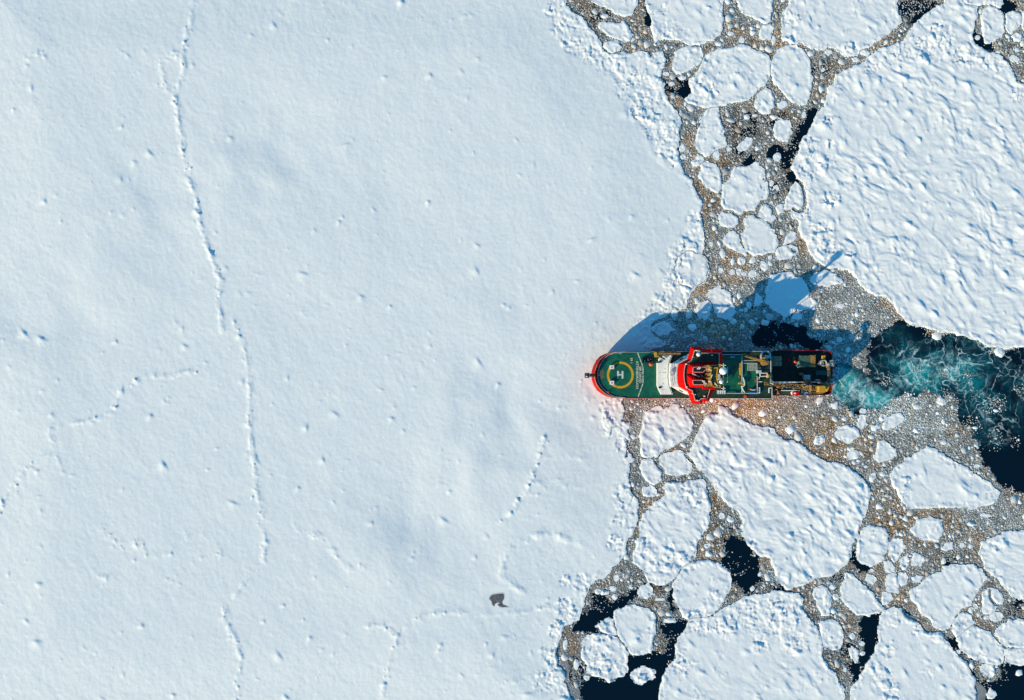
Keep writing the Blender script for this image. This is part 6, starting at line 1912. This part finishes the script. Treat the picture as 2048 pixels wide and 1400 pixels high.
def container(label, x0, y0, x1, y1, mat, h=2.6):
    c = thing('shipping_container', label, 'container', (x0 + x1) / 2, (y0 + y1) / 2, ZA, 'containers on the aft deck')
    on(c, MB().pbox(x0, y0, x1, y1, ZA, ZA + h), 'container_body', mat)
    mb = MB()
    n = max(3, int((x1 - x0) / 1.5))
    for k in range(n):
        x = x0 + (k + .5) * (x1 - x0) / n
        mb.pbar((x, y0 + .6, ZA + h + .02), (x, y1 - .6, ZA + h + .02), .18, .08)
    on(c, mb, 'roof_rib', mat)
    mb = MB()
    for x in (x0, x1):
        for y in (y0, y1):
            mb.pbox(x - .4, y - .4, x + .4, y + .4, ZA + h - .25, ZA + h + .08)
    on(c, mb, 'corner_casting', M['grey'])
    return c


container('green container on the dark aft deck beside the yellow one', 1600, 711.5, 1620.4, 734, M['cgreen'])
container('upright yellow container at the port end of the aft deck', 1620.8, 710.6, 1631, 734.2, M['ochre'])
container('pale blue box container in the middle of the aft deck', 1608.4, 750, 1620.6, 759.2, M['lgrey'], 2.2)
wn_ = thing('deck_winch', 'small yellow winch at the port stern corner', 'winch', 1647.6, 714.6, ZA)
on(wn_, MB().pbar((1645, 711.4, ZA + 1), (1645, 718, ZA + 1), 1.1, 1.1, 12), 'drum', M['yellow'])
on(wn_, MB().pbox(1648, 710.8, 1651, 718.6, ZA, ZA + 1.9), 'motor', M['yellow'])
by = thing('float', 'ochre float beside the pale blue box on the aft deck', 'float', 1603, 748, ZA)
on(by, MB().pbox(1599.6, 745.4, 1606.6, 750.6, ZA, ZA + 1.5, 1.2), 'float_body', M['ochre'])
on(by, MB().pbox(1602.6, 745.2, 1603.4, 750.8, ZA, ZA + 1.55), 'float_strap', M['black'])
for nm, l, x, y, m1 in (('fender', 'pink ball fender touching the pale blue box', 1606.4, 752.6, 'pink'), ('fender', 'red ball fender beside the green container', 1590.6, 723.4, 'orange'), ('fender', 'dull red ball fender on the open aft deck', 1576, 720, 'hull_red')):
    f = thing(nm, l, 'fender', x, y, ZA, 'ball fenders on the aft deck')
    on(f, MB().ball(W(x, y, ZA + .75), .8, 14), 'fender_ball', M[m1])
    on(f, MB().tube(W(x, y, ZA + 1.5), .18, ZA + 1.4, ZA + 1.75, 8), 'eyelet', M['black'])
cg = thing('net_bundle', 'bundle of grey netting against the green container', 'net bundle', 1594.8, 729, ZA)
mb = MB()
for k in range(7):
    mb.ball(W(1593.6 + random.uniform(0, 4), 724 + k * 1.5, ZA + .5), random.uniform(.4, .7), 10)
on(cg, mb, 'netting', M['lgrey'])
on(cg, MB().pbar((1594, 722.6, ZA + 1.1), (1597, 734, ZA + 1.1), .2), 'cord', M['teal'])
wb = thing('rescue_boat', 'red rescue boat with white fittings on the starboard side of the stern', 'boat', 1591.6, 786.4, 11.6)
on(wb, MB().ppoly([(1584.6, 785.6), (1586.6, 782.8), (1598.2, 782.8), (1598.2, 791.2), (1588.6, 791.2), (1585.4, 789)], 11.6, 13.4), 'boat_hull', M['red'])
on(wb, MB().ppoly([(1583.6, 784.6), (1585.6, 782.6), (1586.8, 785), (1585.6, 788.6), (1584.2, 789.4)], 11.7, 13.1), 'boat_bow', M['white'])
on(wb, MB().tube(W(1589.4, 786.4, 13.4), .42, 13.2, 14.2, 12).pbox(1588.2, 786.6, 1590.8, 787.8, 13.3, 13.8), 'console', M['white'])
for nm, l, cat, x0, y0, x1, y1, m1, z0, h in (('tool_chest', 'small blue chest behind the red rescue boat', 'chest', 1610, 783.6, 1612.8, 790, 'blue', 11.6, 1.3), ('traffic_crate', 'orange upright float by the red rescue boat', 'float', 1555, 782.4, 1557.6, 787.4, 'orange', 11.6, 1.0),
                                              ('locker', 'red locker at the starboard break of the deck', 'locker', 1546, 785.6, 1547.8, 791, 'red', 11.6, 1.2), ('orange_float', 'orange float on the gangway under the crane boom', 'float', 1556.4, 773.6, 1559, 776, 'orange', 11.6, 3.4),
                                              ('stores_box', 'dark grey stores box on the shaded port walkway', 'box', 1447, 711.8, 1458, 717, 'rust', ZH, 1.2), ('stores_box', 'blue grey stores box on the shaded port walkway', 'box', 1461, 712, 1470, 716, 'grey', ZH, 1.1)):
    o = thing(nm, l, cat, (x0 + x1) / 2, (y0 + y1) / 2, z0)
    on(o, MB().pbox(x0, y0, x1, y1, z0, z0 + h, .3), 'box_body', M[m1])
    on(o, MB().pbox(x0 + .3, y0 + .3, x1 - .3, y1 - .3, z0 + h - .02, z0 + h + .12), 'lid', M[m1])
